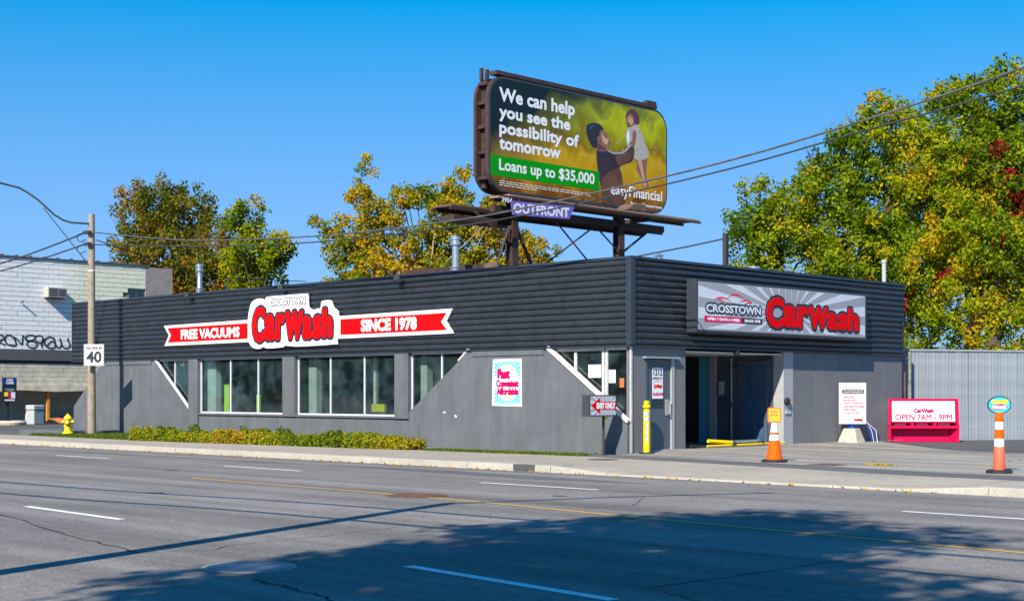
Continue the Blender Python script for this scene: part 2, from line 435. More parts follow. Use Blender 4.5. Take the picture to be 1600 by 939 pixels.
def contour(fld, level, w=0, depth=0):
    D, lo, h = fld; F = level-D; ins = F > 0; mb = MB(); nx, ny = F.shape
    full = ins[:-1, :-1] & ins[1:, :-1] & ins[1:, 1:] & ins[:-1, 1:]
    anyc = ins[:-1, :-1] | ins[1:, :-1] | ins[1:, 1:] | ins[:-1, 1:]
    fr = w+depth
    for j in range(ny-1):
        i = 0; row = full[:, j]
        while i < nx-1:
            if row[i]:
                k = i
                while k < nx-1 and row[k]: k += 1
                x0 = lo[0]+i*h; x1 = lo[0]+k*h; y0 = lo[1]+j*h; y1 = y0+h
                mb.add([(x0, y0, fr), (x1, y0, fr), (x1, y1, fr), (x0, y1, fr)], [(0, 1, 2, 3)]); i = k
            else: i += 1
    for i, j in np.argwhere(anyc & ~full):
        c = [(i, j), (i+1, j), (i+1, j+1), (i, j+1)]; poly = []; cut = []
        for k in range(4):
            a = c[k]; b = c[(k+1) % 4]; fa = F[a]; fb = F[b]
            if fa > 0: poly.append((lo[0]+a[0]*h, lo[1]+a[1]*h))
            if (fa > 0) != (fb > 0):
                t = fa/(fa-fb); q = (lo[0]+(a[0]+t*(b[0]-a[0]))*h, lo[1]+(a[1]+t*(b[1]-a[1]))*h); poly.append(q); cut.append(q)
        if len(poly) >= 3: mb.add([(x, y, fr) for x, y in poly], [tuple(range(len(poly)))])
        if depth and len(cut) >= 2:
            (xa, ya), (xb, yb) = cut[:2]
            mb.add([(xa, ya, fr), (xb, yb, fr), (xb, yb, w), (xa, ya, w)], [(0, 1, 2, 3)])
    return mb

def lettering(body, box, m, parent, w=.004, bold=0, shear=0, name='lettering', spacing=1.0):
    v, fs, sg = fit(body, box, shear, spacing)
    if bold:
        h = max((box[3]-box[2])/26, (box[1]-box[0])/420)
        return contour(field([sg], bold, h), bold, w).build(name, m, parent)
    mb = MB(); mb.add([(x, y, w) for x, y in v], fs)
    return mb.build(name, m, parent)

def smooth_poly(pts, n=4, closed=True):
    out = []; N_ = len(pts)
    for i in range(N_ if closed else N_-1):
        p = [np.array(pts[(i+k) % N_] if closed else pts[min(max(i+k, 0), N_-1)], float) for k in (-1, 0, 1, 2)]
        for j in range(n):
            t = j/n
            out.append(tuple(.5*((2*p[1])+(-p[0]+p[2])*t+(2*p[0]-5*p[1]+4*p[2]-p[3])*t*t+(-p[0]+3*p[1]-3*p[2]+p[3])*t**3)))
    if not closed: out.append(tuple(map(float, pts[-1])))
    return out

def ribbon(pts, wd, w=0):
    mb = MB(); P = [Vector(p) for p in pts]; vs = []
    if not hasattr(wd, '__len__'): wd = [wd]*len(P)
    for i, p in enumerate(P):
        d = (P[min(i+1, len(P)-1)]-P[max(i-1, 0)]).normalized(); n = Vector((-d.y, d.x))*wd[i]/2
        vs += [(*(p+n), w), (*(p-n), w)]
    mb.add(vs, [(2*i+1, 2*i+3, 2*i+2, 2*i) for i in range(len(P)-1)])
    return mb

def fast_mesh(name, V, nq, tint):
    """V: (n*4,3) quads"""
    me = bpy.data.meshes.new(name)
    me.vertices.add(nq*4); me.vertices.foreach_set('co', V.astype(np.float32).ravel())
    me.loops.add(nq*4); me.loops.foreach_set('vertex_index', np.arange(nq*4, dtype=np.int32))
    me.polygons.add(nq); me.polygons.foreach_set('loop_start', np.arange(0, nq*4, 4, dtype=np.int32))
    me.polygons.foreach_set('loop_total', np.full(nq, 4, dtype=np.int32))
    me.update(); a = me.attributes.new('tint', 'FLOAT', 'FACE'); a.data.foreach_set('value', tint.astype(np.float32))
    return me

def leaves(centers, n_per, spread, size, tints, tjit=.12, up=.25, flat=1.0):
    """leaf quads gathered round clump centres"""
    c = np.repeat(centers, n_per, 0); t = np.repeat(tints, n_per); n = len(c)
    off = RNG.normal(size=(n, 3)); off /= np.linalg.norm(off, axis=1)[:, None]
    sp = np.repeat(spread, n_per) if hasattr(spread, '__len__') else spread
    off *= (RNG.random(n)**.45*sp)[:, None]; off[:, 2] *= flat
    p = c+off
    nr = off/(np.linalg.norm(off, axis=1)[:, None]+1e-6)*.7+RNG.normal(size=(n, 3))*.7; nr[:, 2] += up
    nr /= np.linalg.norm(nr, axis=1)[:, None]
    a = np.cross(nr, RNG.normal(size=(n, 3))); a /= np.linalg.norm(a, axis=1)[:, None]; b = np.cross(nr, a)
    s = size*(.6+.8*RNG.random(n)); s = s[:, None]
    V = np.stack([p-a*s*.6, p-b*s*.34+a*s*.05, p+a*s*.6, p+b*s*.34-a*s*.05], 1).reshape(-1, 3)
    return V, n, np.clip(t+RNG.normal(size=n)*tjit, 0, 1)

def clumps(blobs, per_m3, shell=.5):
    """clump centres filling ellipsoidal blobs (x,y,z,r); denser to the outside"""
    out = []
    for b in blobs:
        x, y, z, r = b[:4]; n = max(4, int(4.19*r**3*per_m3))
        d = RNG.normal(size=(n, 3)); d /= np.linalg.norm(d, axis=1)[:, None]
        rr = r*(shell+(1.08-shell)*RNG.random(n))*(1+.12*np.sin(d[:, 0]*5+x)*np.cos(d[:, 2]*4+z))
        out.append(np.array([x, y, z])+d*rr[:, None]*np.array([1, 1, .95]))
    return np.vstack(out)

def tree(name, label, group, base, trunk_top, blobs, m_leaf, m_bark, per=2.2, npc=46, spread=.42, size=.2, tint=.4, tvar=.18, tr=.22, red=None, twigs=0, shell=.45, limbs=26):
    root = thing(name, label, 'tree', base, group=group)
    B = np.array(base, float); T_ = np.array(trunk_top, float)
    C_ = clumps(blobs, per, shell)
    tt = tint+tvar*(np.sin(C_[:, 0]*1.3+C_[:, 2]*.9)*.5+RNG.normal(size=len(C_))*.6)
    if red is not None:
        for (rx, ry, rz, rr) in red:
            d = np.linalg.norm(C_-np.array([rx, ry, rz]), axis=1); tt = np.where((d < rr) & (RNG.random(len(C_)) < .16), 1.3, tt)
    V, n, t = leaves(C_-B, npc, spread, size, np.clip(tt, 0, 1.3))
    t = np.where(np.repeat(tt, npc) > 1.2, .97, np.minimum(t, .88))
    link('crown', fast_mesh('crown', V, n, t), m_leaf, root)
    tb = MB(); mid = (B+T_)/2+np.array([random.uniform(-.2, .2), random.uniform(-.2, .2), 0])
    tb.tube([(0, 0, 0), tuple(mid-B), tuple(T_-B)], [tr*1.25, tr, tr*.7], 10).build('trunk', m_bark, root, True)
    lb = MB(); idx = RNG.choice(len(C_), min(limbs, len(C_)), replace=False)
    for q in idx:
        e = C_[q]; k = random.uniform(.55, 1.0); s0 = B+(T_-B)*k; L_ = np.linalg.norm(e-s0)
        m1 = s0+(e-s0)*.45+np.array([0, 0, .1*L_])+RNG.normal(size=3)*.08*L_
        lb.tube([tuple(s0-B), tuple(m1-B), tuple(e-B)], [tr*.45, tr*.24, .02], 5, False)
    for _ in range(twigs):
        e = C_[RNG.integers(len(C_))]; top = e+np.array([random.uniform(-1, 1), random.uniform(-1, 1), random.uniform(.5, 1.8)])
        k = (e+top)/2+RNG.normal(size=3)*.15
        lb.tube([tuple(e-B), tuple(k-B), tuple(top-B)], [.03, .02, .008], 4, False)
        for __ in range(2): lb.tube([tuple(k-B), tuple(k-B+np.array([random.uniform(-.6, .6), random.uniform(-.6, .6), random.uniform(.2, .8)]))], [.015, .006], 4, False)
    lb.build('branches', m_bark, root)
    return root

def onA(mb):   # (along facade X, height, outwards) -> world
    mb.v = [(x, -w, y) for x, y, w in mb.v]; return mb
def onB(mb):   # (along side Y, height, outwards) -> world
    mb.v = [(w, x, y) for x, y, w in mb.v]; return mb

# ------------------------------------------------------------------ ground, road, pavement
structure('ground', MB().box(-400, 300, -400, 500, -.6, -.2), 'soil')
structure('parking_lot', MB().box(-120, 60, -1.2, 90, -.19, -.012), 'lot')
ROADZ = -.14
road = structure('road', MB().box(-200, 120, -24.3, -5.7, -.19, ROADZ), 'road')

def yback(x):
    P = [(-200, -3.1), (-18, -3.1), (-5.4, -2.1), (-2.3, -1.95), (-.2, -1.75), (1.0, -1.95), (5.6, -2.75), (9.8, -3.6), (13, -3.8), (60, -3.8)]
    for (a, b), (c, d) in zip(P, P[1:]):
        if a <= x <= c: return b+(d-b)*(x-a)/(c-a)
    return -3.1
def kerb_top(x):
    if x < 2.6 or x > 12.6: return 0
    if x < 4.2: return -.105*(x-2.6)/1.6
    if x > 11: return -.105*(12.6-x)/1.6
    return -.105
def zwalk(x, y): return kerb_top(x)*max(0, min(1, (y-yback(x))/(-5.6-yback(x))))

# joint bed below the pavement slabs, then slab by slab
xs = [-60+1.5*i for i in range(58)]
bed = MB()
for a, b in zip(xs, xs[1:]):
    bed.add([(a, -5.62, zwalk(a, -5.62)-.02), (b, -5.62, zwalk(b, -5.62)-.02), (b, yback(b), -.02), (a, yback(a), -.02)], [(0, 1, 2, 3)])
sidewalk = structure('sidewalk', bed, 'sealant')
for a, b in zip(xs, xs[1:]):
    g = .008; e = random.uniform(-.004, .004); sk = -.35 if 3 < a < 12 else 0
    a0 = a+g; b0 = b-g; mb = MB()
    vs = []
    for (x, y) in ((a0-sk*0, -5.61), (b0, -5.61), (b0, yback(b)), (a0, yback(a))):
        vs.append((x, y, zwalk(x, y)+e*.4))
    vs = [(x, y, z-.05) for x, y, z in vs]+vs
    mb.add(vs, [(0, 3, 2, 1), (4, 5, 6, 7), (0, 1, 5, 4), (1, 2, 6, 5), (2, 3, 7, 6), (3, 0, 4, 7)])
    mb.build('slab', 'walk', sidewalk)
kerb = structure('kerb', MB().box(-200, 120, -5.70, -5.62, -.3, -.16), 'kerb')
kx = [-60, -57, -54, -51, -48, -45, -42, -39, -36, -33, -30, -27, -24, -21, -18, -15, -12, -9, -6, -3, 0, 1.3, 2.6, 4.2, 7, 9.6, 11, 12.6, 15, 18, 21, 24]
for a, b in zip(kx, kx[1:]):
    a0 = a+.007; b0 = b-.007; za, zb = kerb_top(a)+.004, kerb_top(b)+.004; j = random.uniform(-.01, .01)
    yf = -5.80+j; mb = MB()
    mb.add([(a0, yf-.03, -.2), (b0, yf-.03, -.2), (b0, -5.62, -.2), (a0, -5.62, -.2), (a0, yf, za), (b0, yf, zb), (b0, -5.62, zb), (a0, -5.62, za)],
           [(0, 3, 2, 1), (4, 5, 6, 7), (0, 1, 5, 4), (1, 2, 6, 5), (2, 3, 7, 6), (3, 0, 4, 7)])
    mb.build('kerb_stone', 'kerb', kerb, bevel=.015)
# chipped-out bit of kerb beside the driveway
MB().prism(smooth_poly([(1.5, -5.83), (1.8, -5.84), (2.15, -5.835), (2.0, -5.74), (1.65, -5.70)], 3), -.13, .0085).build('kerb_patch', 'sealant', kerb)
# narrow strips of pinkish paving behind the raised kerb
for (a, b) in ((-60, 2.6), (12.4, 24)):
    MB().box(a, b, -5.6, -5.05, -.02, .006 if a < 0 else .007).build('paving_strip', 'walk_pink', sidewalk)

# asphalt strip and worn concrete apron in front of the side wall
mb = MB(); X = [-.7+.5*i for i in range(50)]
for a, b in zip(X, X[1:]):
    mb.add([(a, yback(a), -.004), (b, yback(b), -.004), (b, yback(b)+1.25, -.003), (a, yback(a)+1.25, -.003)], [(0, 1, 2, 3)])
structure('asphalt_strip', mb, 'strip')
def ypad(x):
    P = [(0, 11.9), (1.9, 10.3), (4.9, 7.9), (7, 7.6), (30, 6)]
    for (a, b), (c, d) in zip(P, P[1:]):
        if a <= x <= c: return b+(d-b)*(x-a)/(c-a)
def zpad(x, y): return .0 + .075*max(0, 1-x/4)*max(0, min(1, (y-.2)/1.2))
mb = MB()
X = [0+.5*i for i in range(49)]
for a, b in zip(X, X[1:]):
    for k in range(10):
        q = []
        for (x, t) in ((a, k/10), (b, k/10), (b, (k+1)/10), (a, (k+1)/10)):
            y0 = yback(x)+1.24; y = y0+(ypad(x)-y0)*t; q.append((x, y, zpad(x, y)+.002))
        mb.add(q, [(0, 1, 2, 3)])
drive = structure('driveway', mb, 'pad')
# faint dark cracks and tyre bands over the apron
for L_ in ([(1.2, .3), (4, .9), (8, 1.2), (13, 1.5)], [(.8, 3.6), (3.5, 4.1), (7, 4.0), (12, 3.4)], [(2, 6.2), (5, 6.4), (9, 5.2)]):
    q = smooth_poly([(x, y+random.uniform(-.05, .05)) for x, y in L_], 8, False)
    r = ribbon(q, .025); r.v = [(x, y, zpad(x, y)+.007) for x, y, _ in r.v]; r.build('crack', 'sealant', drive)

# lane markings
def worn(name, base, paint):
    m = mat(name, paint, .6, var=.1, scale=9); nt = m.node_tree; N = nt.nodes; L = nt.links; b = N['Principled BSDF']
    src = b.inputs['Base Color'].links[0].from_socket; tc = N.new('ShaderNodeTexCoord')
    n = N.new('ShaderNodeTexNoise'); n.inputs['Scale'].default_value = 11; n.inputs['Detail'].default_value = 7; n.inputs['Roughness'].default_value = .8; L.new(tc.outputs['Object'], n.inputs['Vector'])
    q = N.new('ShaderNodeMapRange'); q.inputs[1].default_value = .56; q.inputs[2].default_value = .66; q.inputs[4].default_value = .85; L.new(n.outputs[0], q.inputs[0])
    x = N.new('ShaderNodeMix'); x.data_type = 'RGBA'; L.new(q.outputs[0], x.inputs[0]); L.new(src, x.inputs[6]); x.inputs[7].default_value = (*base, 1); L.new(x.outputs[2], b.inputs['Base Color']); return m
M['white_paint'] = worn('worn_white_road_paint', (.2, .2, .2), (.74, .75, .76)); M['yellow_paint'] = worn('worn_yellow_road_paint', (.19, .17, .14), (.55, .32, .05))
def marking(pts, wd, m, name='lane_marking', z=ROADZ+.005):
    r = ribbon(pts, wd, z); return r.build(name, m, road)
marking([(3.22, -18.18), (6.28, -18.37)], .13, 'white_paint')
marking([(13.05, -19.17), (16.07, -19.55)], .14, 'white_paint')
for a, b in (((-12.9, -9.0), (-10.0, -9.05)), ((-4.8, -9.1), (-1.7, -9.2)), ((4.0, -9.3), (7.0, -9.3)), ((13.2, -9.7), (16.3, -9.75)), ((-21.8, -9), (-18.8, -9)), ((-30.6, -9), (-27.6, -9))):
    marking([a, b], .12, 'white_paint')
marking([(-1.2, -12.35), (1.0, -12.4), (4.24, -12.5), (8.32, -12.84), (11.89, -13.3), (16.92, -13.73), (24, -14.2)], .12, 'yellow_paint', 'centre_line')
def jag(pts, a=.05, n=6):
    out = []
    for p, q in zip(pts, pts[1:]):
        for k in range(n):
            t = k/n; out.append((p[0]+(q[0]-p[0])*t+random.uniform(-a, a), p[1]+(q[1]-p[1])*t+random.uniform(-a, a)))
    return out+[pts[-1]]
def crack(pts, wd=.03, a=.05, m='crack'):
    q = jag(pts, a); r = ribbon(q, [wd*random.uniform(.4, 1.3) for _ in q], ROADZ+.004); r.build('crack', m, road)
crack([(1, -18.6), (4.36, -19.16), (6.74, -19.69), (8.7, -20.13), (10.07, -20.39)], .035)
crack([(10.07, -20.39), (10.36, -19.84), (10.08, -18.87), (10.1, -18.24), (9.8, -16.5)], .014)
crack([(12.78, -20.85), (13.19, -20.9), (13.98, -21.07), (14.6, -21.3)], .05)
crack([(15.78, -18.85), (15.85, -17.52), (15.88, -15.89), (15.89, -14.07), (16.2, -13.0)], .022, .03)
crack([(15.83, -18.74), (16.52, -19.08), (17.4, -19.3)], .03)
crack([(7.6, -13.6), (9.4, -13.2), (9.7, -11.6), (8.6, -10)], .012, .03)
crack([(-20, -7.3), (-8, -7.4), (2, -7.45), (12, -7.9), (20, -8)], .025, .02, 'sealant')
crack([(-20, -10.6), (-8, -10.9), (2, -10.9)], .02, .02, 'sealant')
# darker re-laid strip near the kerb
mb = ribbon([(-3.6, -7.0), (.5, -7.1), (3.6, -7.4), (6.5, -7.3)], [.1, .8, .9, .1], ROADZ+.0025); mb.build('patch', 'strip', road)

# oil drips along the lanes
for (x, y, q) in ((2.0, -15.2, .14), (7.5, -10.9, .10), (-4, -11, .12), (10.9, -15.6, .12), (14.2, -11.6, .10), (5.0, -20.6, .12)):
    MB().flat(smooth_poly([(x+q*random.uniform(.6, 1.3)*math.cos(a)*1.6, y+q*random.uniform(.6, 1.2)*math.sin(a)) for a in [k*PI/4 for k in range(8)]], 3), ROADZ+.0035).build('oil_spot', 'oil', road)

# manholes
def disc(cx, cy, r, m, name, z0, z1, parent=None, n=28):
    return MB().lathe([(r, z0), (r, z1)], n, (cx, cy, 0)).build(name, m, parent)
t = thing('manhole_cover', 'round iron manhole cover in the road at the edge of the tree shadow', 'manhole cover', (11.97, -20.31, ROADZ))
MB().lathe([(.47, -.02), (.47, .004)], 32).build('surround', 'kerb', t)
MB().lathe([(.42, -.01), (.42, .008), (.40, .010)], 32).build('lid', mat('worn_iron_lid', (.15, .16, .19), .5, .2, var=.2), t)
t = thing('manhole_cover', 'rusty manhole cover crossed by the yellow centre line', 'manhole cover', (5.75, -12.5, ROADZ))
MB().lathe([(.52, -.02), (.52, .006)], 28).build('surround', 'rust_iron', t)
for k in range(9):
    MB().box(-.42, .42, -.40+.09*k, -.355+.09*k, .005, .014).build('rib', 'rust_iron', t) if abs(-.38+.09*k) < .3 else None
t = thing('utility_hatch', 'dark oval hatch cover in the pavement near the corner post', 'hatch', (1.45, -2.75, 0))
MB().lathe([(.36, -.02), (.36, .008)], 24).build('lid', 'cast_iron', t)
t = thing('drain_grate', 'rust coloured drain cover in the driveway beside the orange cone', 'drain', (6.6, -1.25, 0))
MB().box(-.32, .32, -.3, .3, -.01, .012).build('frame', 'rust_iron', t)
for k in range(5): MB().box(-.26, .26, -.25+.11*k, -.19+.11*k, .013, .018).build('bar', 'cast_iron', t)

# opposite pavement where the photographer stands
structure('near_sidewalk', MB().box(-120, 80, -30, -24.5, -.19, 0), 'walk')
structure('near_kerb', MB().box(-120, 80, -24.5, -24.3, -.19, .004), 'kerb')

# ------------------------------------------------------------------ car wash building
bw = thing('car_wash_building', 'long low car wash with charcoal corrugated fascia over grey walls', 'building')
W_ = 'wall'
def partA(name, poly, w0, w1, m, bevel=0, parent=bw): return onA(MB().prism(poly, w0, w1)).build(name, m, parent, bevel=bevel)
def partB(name, poly, w0, w1, m, bevel=0, parent=bw): return onB(MB().prism(poly, w0, w1)).build(name, m, parent, bevel=bevel)
def rect(a, b, c, d): return [(a, c), (b, c), (b, d), (a, d)]
partA(W_, [(-28.1, -.1), (-28.1, 1.03), (-25.84, 2.76), (-22.26, 2.76), (-20.07, 1.03), (-20.07, -.1)], 0, .07, 'wall')
partA(W_, rect(-20.07, -8.45, -.1, .80), -.1, .03, 'wall')
partA(W_, [(-8.45, -.1), (-8.45, .98), (-5.89, 2.76), (-2.79, 2.76), (-.03, .82), (-.03, -.1)], 0, .07, 'wall')
for a, b in ((-20.07, -19.50), (-14.60, -13.96), (-9.06, -8.45)):
    partA('column', rect(a, b, -.1 if a < -20.06 else .8, 2.76), -.1, .10, 'wall')
for a, b in ((-19.5, -14.6), (-13.96, -9.06)):
    partA('sill', rect(a, b, .80, .86), -.06, .09, 'wall')
partA('lintel', rect(-25.6, -22.5, 2.60, 2.74), .072, .10, 'wall')
partA('lintel', rect(-5.72, -2.95, 2.60, 2.74), .072, .10, 'wall')
def diag(p, q, wd, w0, w1, m):
    d = Vector((q[0]-p[0], q[1]-p[1])).normalized(); n = Vector((-d.y, d.x))*wd
    partA('trim', [p, q, (q[0]+n.x, q[1]+n.y), (p[0]+n.x, p[1]+n.y)], w0, w1, m)
diag((-22.3, 2.75), (-20.08, .99), .07, .02, .09, 'alu')
diag((-6.05, 2.66), (-5.85, 2.80), .07, .02, .09, 'white_trim')
diag((-6.3, 2.47), (-5.95, 2.73), .05, .03, .085, 'white_trim')
diag((-2.83, 2.74), (-.93, 1.43), .11, .03, .12, 'white_trim')
diag((-.62, 1.22), (-.02, .80), .10, .03, .12, 'white_trim')
# windows
def window(x0, x1, z0, z1, mulls, m='alu', fr=.05, w=-.03):
    f = MB(); d0, d1 = w-.05, w
    f.prism(rect(x0, x1, z1-fr, z1), d0, d1).prism(rect(x0, x1, z0, z0+fr), d0, d1)
    xs_ = [x0+fr/2]+list(mulls)+[x1-fr/2]
    for i, x in enumerate(xs_): f.prism(rect(x-fr/2, x+fr/2, z0+fr, z1-fr), d0, d1)
    o = onA(f).build('window', m, bw)
    for a, b in zip(xs_, xs_[1:]):
        onA(MB().prism(rect(a+fr/2, b-fr/2, z0+fr, z1-fr), w-.035, w-.025)).build('pane', 'glass', o)
    return o
window(-22.3, -20.07, .9, 2.75, [-21.13])
window(-19.5, -14.62, .86, 2.75, [-17.7, -16.11])
window(-13.94, -9.08, .86, 2.75, [-12.27, -10.61])
window(-8.44, -5.8, .9, 2.75, [-7.12])
w5 = window(-2.85, -.9, 1.2, 2.75, [-1.91], 'white_trim', .08)
w6 = window(-.86, -.02, .75, 2.75, [], 'white_trim', .07)
for (a, b, c, d, m, p) in ((-1.46, -1.24, 1.97, 2.31, 'white', w5), (-1.23, -1.02, 1.97, 2.31, 'white', w5), (-.76, -.53, 1.83, 2.17, 'white', w6), (-.39, -.24, 1.71, 1.95, 'tarp_red', w6)):
    onA(MB().prism(rect(a, b, c, d), -.05, -.045)).build('paper_notice', m, p)

# side face towards the driveway
partB(W_, rect(-.0, .58, -.1, 2.76), -.12, .02, 'wall_b')
partB(W_, rect(.585, 1.80, 2.47, 2.76), -.12, .02, 'wall_b')
partB(W_, rect(1.80, 2.28, -.1, 2.76), -.35, .02, 'wall_b')
partB('corner_trim', rect(-.04, .03, .82, 2.76), .022, .05, 'white_trim')
partB('corner_pipe', rect(-.02, .03, .03, .80), .022, .06, 'light_grey')
partB('door_frame', rect(1.66, 1.79, .05, 2.46), -.05, .045, 'light_grey')
partB('door_frame', rect(.59, .66, .05, 2.46), -.05, .035, 'door')
partB('door_hood', rect(.48, 1.92, 2.47, 2.51), .022, .14, 'light_grey')
partB('threshold', rect(.6, 1.8, .04, .09), -.05, .06, 'light_grey')
door = partB('door', rect(.67, 1.65, .09, 2.45), -.06, .0, 'door', .006)
partB('glazing', rect(.85, 1.36, 1.17, 2.28), .002, .008, 'window_dark', 0, door)
partB('notice_panel', rect(.885, 1.33, 1.42, 2.23), .009, .013, 'white', 0, door)
h_ = MB().tube([(.03, 1.50, 1.02), (.09, 1.50, 1.02), (.09, 1.52, 1.36), (.03, 1.52, 1.36)], .018, 8); h_.build('handle', 'galv', door, True)
partB('lock_plate', rect(1.44, 1.58, .98, 1.40), .001, .012, 'light_grey', 0, door)
for body, box, m, bold in (('1212', (.94, 1.29, 2.03, 2.19), 'navy', .008), ('DUPONT ST.', (.90, 1.31, 1.92, 1.98), 'navy', .004), ('CarWash', (.95, 1.28, 1.70, 1.79), 'red', .010),
                           ('416-533-6778', (.90, 1.32, 1.50, 1.57), 'magenta', .006)):
    v, fs, sg = fit(body, box); hh = (box[3]-box[2])/16
    onB(contour(field([sg], bold, hh), bold, .015)).build('lettering', m, door)
for z in (1.40, 1.31): partB('stripe', rect(.89, 1.33, z-.025, z), .010, .014, 'navy', 0, door)
onB(ribbon(smooth_poly([(.94, 1.83), (1.02, 1.87), (1.13, 1.885), (1.22, 1.87), (1.30, 1.83)], 4, False), .012, .016)).build('emblem', 'red', door)

# wash bay opening
partB('pier', rect(6.88, 7.37, -.1, 2.76), -.3, .05, 'light_grey')
ys = [7.37, 8.56, 9.90, 11.19, 12.46, 13.66]
partB('wall', rect(7.375, 13.65, -.1, 2.76), -.2, -.002, 'dark')
for a, b in zip(ys, ys[1:]): partB('wall_panel', rect(a+.008, b-.008, -.05, 2.75), 0, .035, 'wall_b', .004)
partB('base_strip', rect(7.37, 13.66, -.02, .06), .036, .05, 'door')
MB().box(-24.5, -.13, .1, 6.86, -.05, .06).build('floor', 'strip', bw)
MB().box(-28, -.25, .05, 13.5, 2.69, 4.75).build('roof_core', 'dark', bw)
MB().box(-4.5, -.02, 2.29, 6.87, 2.665, 2.688).build('ceiling', 'white', bw)
MB().box(-2.33, -.30, 6.88, 7.0, -.02, 2.66).build('bay_wall', 'door', bw)
MB().box(-2.56, -2.33, 6.78, 7.0, -.02, 2.66).build('bay_post', 'light_grey', bw)
MB().box(-3.0, -2.56, 6.88, 7.0, -.02, 2.66).build('bay_panel', mat('pale_blue_lit_look', (.10, .42, .62), .5), bw)  # bluish lit look of this panel is put into its pale colour
MB().box(-9, -3.0, 6.88, 7.0, -.02, 2.69).build('bay_wall', 'dark', bw)  # near-black colour paints in the darkness of the deep bay
MB().box(-24.5, -9, 6.88, 7.0, -.02, 2.69).build('bay_wall', 'interior', bw)
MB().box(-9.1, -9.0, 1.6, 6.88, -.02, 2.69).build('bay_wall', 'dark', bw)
MB().box(-24.6, -24.5, .08, 6.88, -.02, 2.69).build('bay_end_wall', 'interior', bw)
bd = MB().box(-1.39, -.55, 6.82, 6.878, .08, 2.42).build('bay_door', 'blue_door', bw)
MB().box(-1.47, -1.39, 6.80, 6.879, .02, 2.5).build('frame', 'door', bd); MB().box(-.55, -.47, 6.80, 6.879, .02, 2.5).build('frame', 'door', bd)
MB().box(-1.389, -.551, 6.80, 6.879, 2.42, 2.5).build('frame', 'door', bd)
for x, w2 in ((-19.5, .5), (-13.75, .4), (-8.35, .28)):
    MB().box(x, x+w2, .32, .55, .06, 2.68).build('bay_column', 'bay_light', bw)
MB().box(-10.75, -10.62, .5, .6, .06, 2.68).build('bay_column', 'bay_light', bw)
MB().box(-6.4, -6.2, 3.0, 3.2, 0, 2.68).build('bay_column', 'interior', bw)
# pipes, a hose and a wet patch inside the bay
MB().tube([(-1.75, 6.82, .06), (-1.75, 6.82, 2.6)], .03, 8).build('bay_pipe', 'galv', bw)
MB().tube([(-1.95, 6.82, 2.3), (-.35, 6.82, 2.58)], .02, 6).build('bay_pipe', 'steel_dark', bw)
MB().tube([(-1.95+.22*math.cos(k*.7), 6.80, 1.2+.22*math.sin(k*.7)) for k in range(19)], .02, 5).build('coiled_hose', 'sign_blue', bw)
MB().box(-2.2, -2.05, 6.78, 6.87, 1.5, 1.9).build('switch_box', 'bin', bw)
# fascia: corrugated sheets
def corrug(u0, u1, z0, z1, w, axis):
    n = 13; p = (z1-z0)/n; prof = []
    for k in range(n):
        for t, d in ((0, 0), (.06, .012), (.16, .034), (.34, .05), (.58, .053), (.80, .042), (.93, .018)):
            prof.append((z0+(k+t)*p, d))
    prof.append((z1, 0)); mb = MB(); vs = []
    for z, d in prof: vs += [(u0, z, w+d), (u1, z, w+d)]
    mb.add(vs, [(2*i, 2*i+1, 2*i+3, 2*i+2) for i in range(len(prof)-1)])
    return (onA if axis == 'A' else onB)(mb)
partA('fascia_backing', rect(-28.1, .02, 2.79, 5.03), -.3, .068, 'dark')
partB('fascia_backing', rect(-.02, 13.68, 2.79, 5.03), -.3, .068, 'dark')
for a, b in ((-28.1, -20.205), (-20.2, -16.4), (-16.395, -8.2), (-8.195, -.0)):
    corrug(a, b, 2.80, 5.0, .07, 'A').build('fascia_sheet', 'fascia', bw, True)
for a, b in ((.06, 6.8), (6.805, 13.66)):
    corrug(a, b, 2.80, 5.0, .07, 'B').build('fascia_sheet', 'fascia', bw, True)
partA('flashing', rect(-28.15, .13, 5.0, 5.07), -.35, .135, 'fascia_trim')
partB('flashing', rect(-.125, 13.72, 5.001, 5.072), -.34, .137, 'fascia_trim')
partA('drip_edge', rect(-28.12, .11, 2.755, 2.798), -.02, .125, 'fascia_trim')
partB('drip_edge', rect(-.11, 13.7, 2.754, 2.799), -.3, .127, 'fascia_trim')
MB().box(-.02, .145, -.145, .02+.03, 2.80, 5.0).build('corner_flashing', 'fascia_trim', bw, bevel=.01)
MB().box(-28.16, -28.1, -.13, 13.6, 2.75, 5.06).build('end_flashing', 'fascia_trim', bw)
MB().box(-28, -.35, .3, 13.6, 4.755, 4.82).build('roof', 'roof', bw)
MB().box(-28.1, 0, 13.5, 13.66, 2.7, 5.0).build('rear_fascia', 'fascia_trim', bw)
MB().box(-24.6, -.0, 13.4, 13.64, -.02, 2.7).build('rear_wall', 'wall_b', bw)

# painted scuffs where old fixings were torn off the street wall
partA('plaster_scar', smooth_poly([(-6.98, 1.0), (-6.9, 1.03), (-6.82, 1.01), (-6.88, .98)], 3), .0705, .073, 'white_trim')
partA('plaster_scar', smooth_poly([(-6.48, .92), (-6.42, .94), (-6.37, .88), (-6.44, .86)], 3), .0705, .073, 'white_trim')

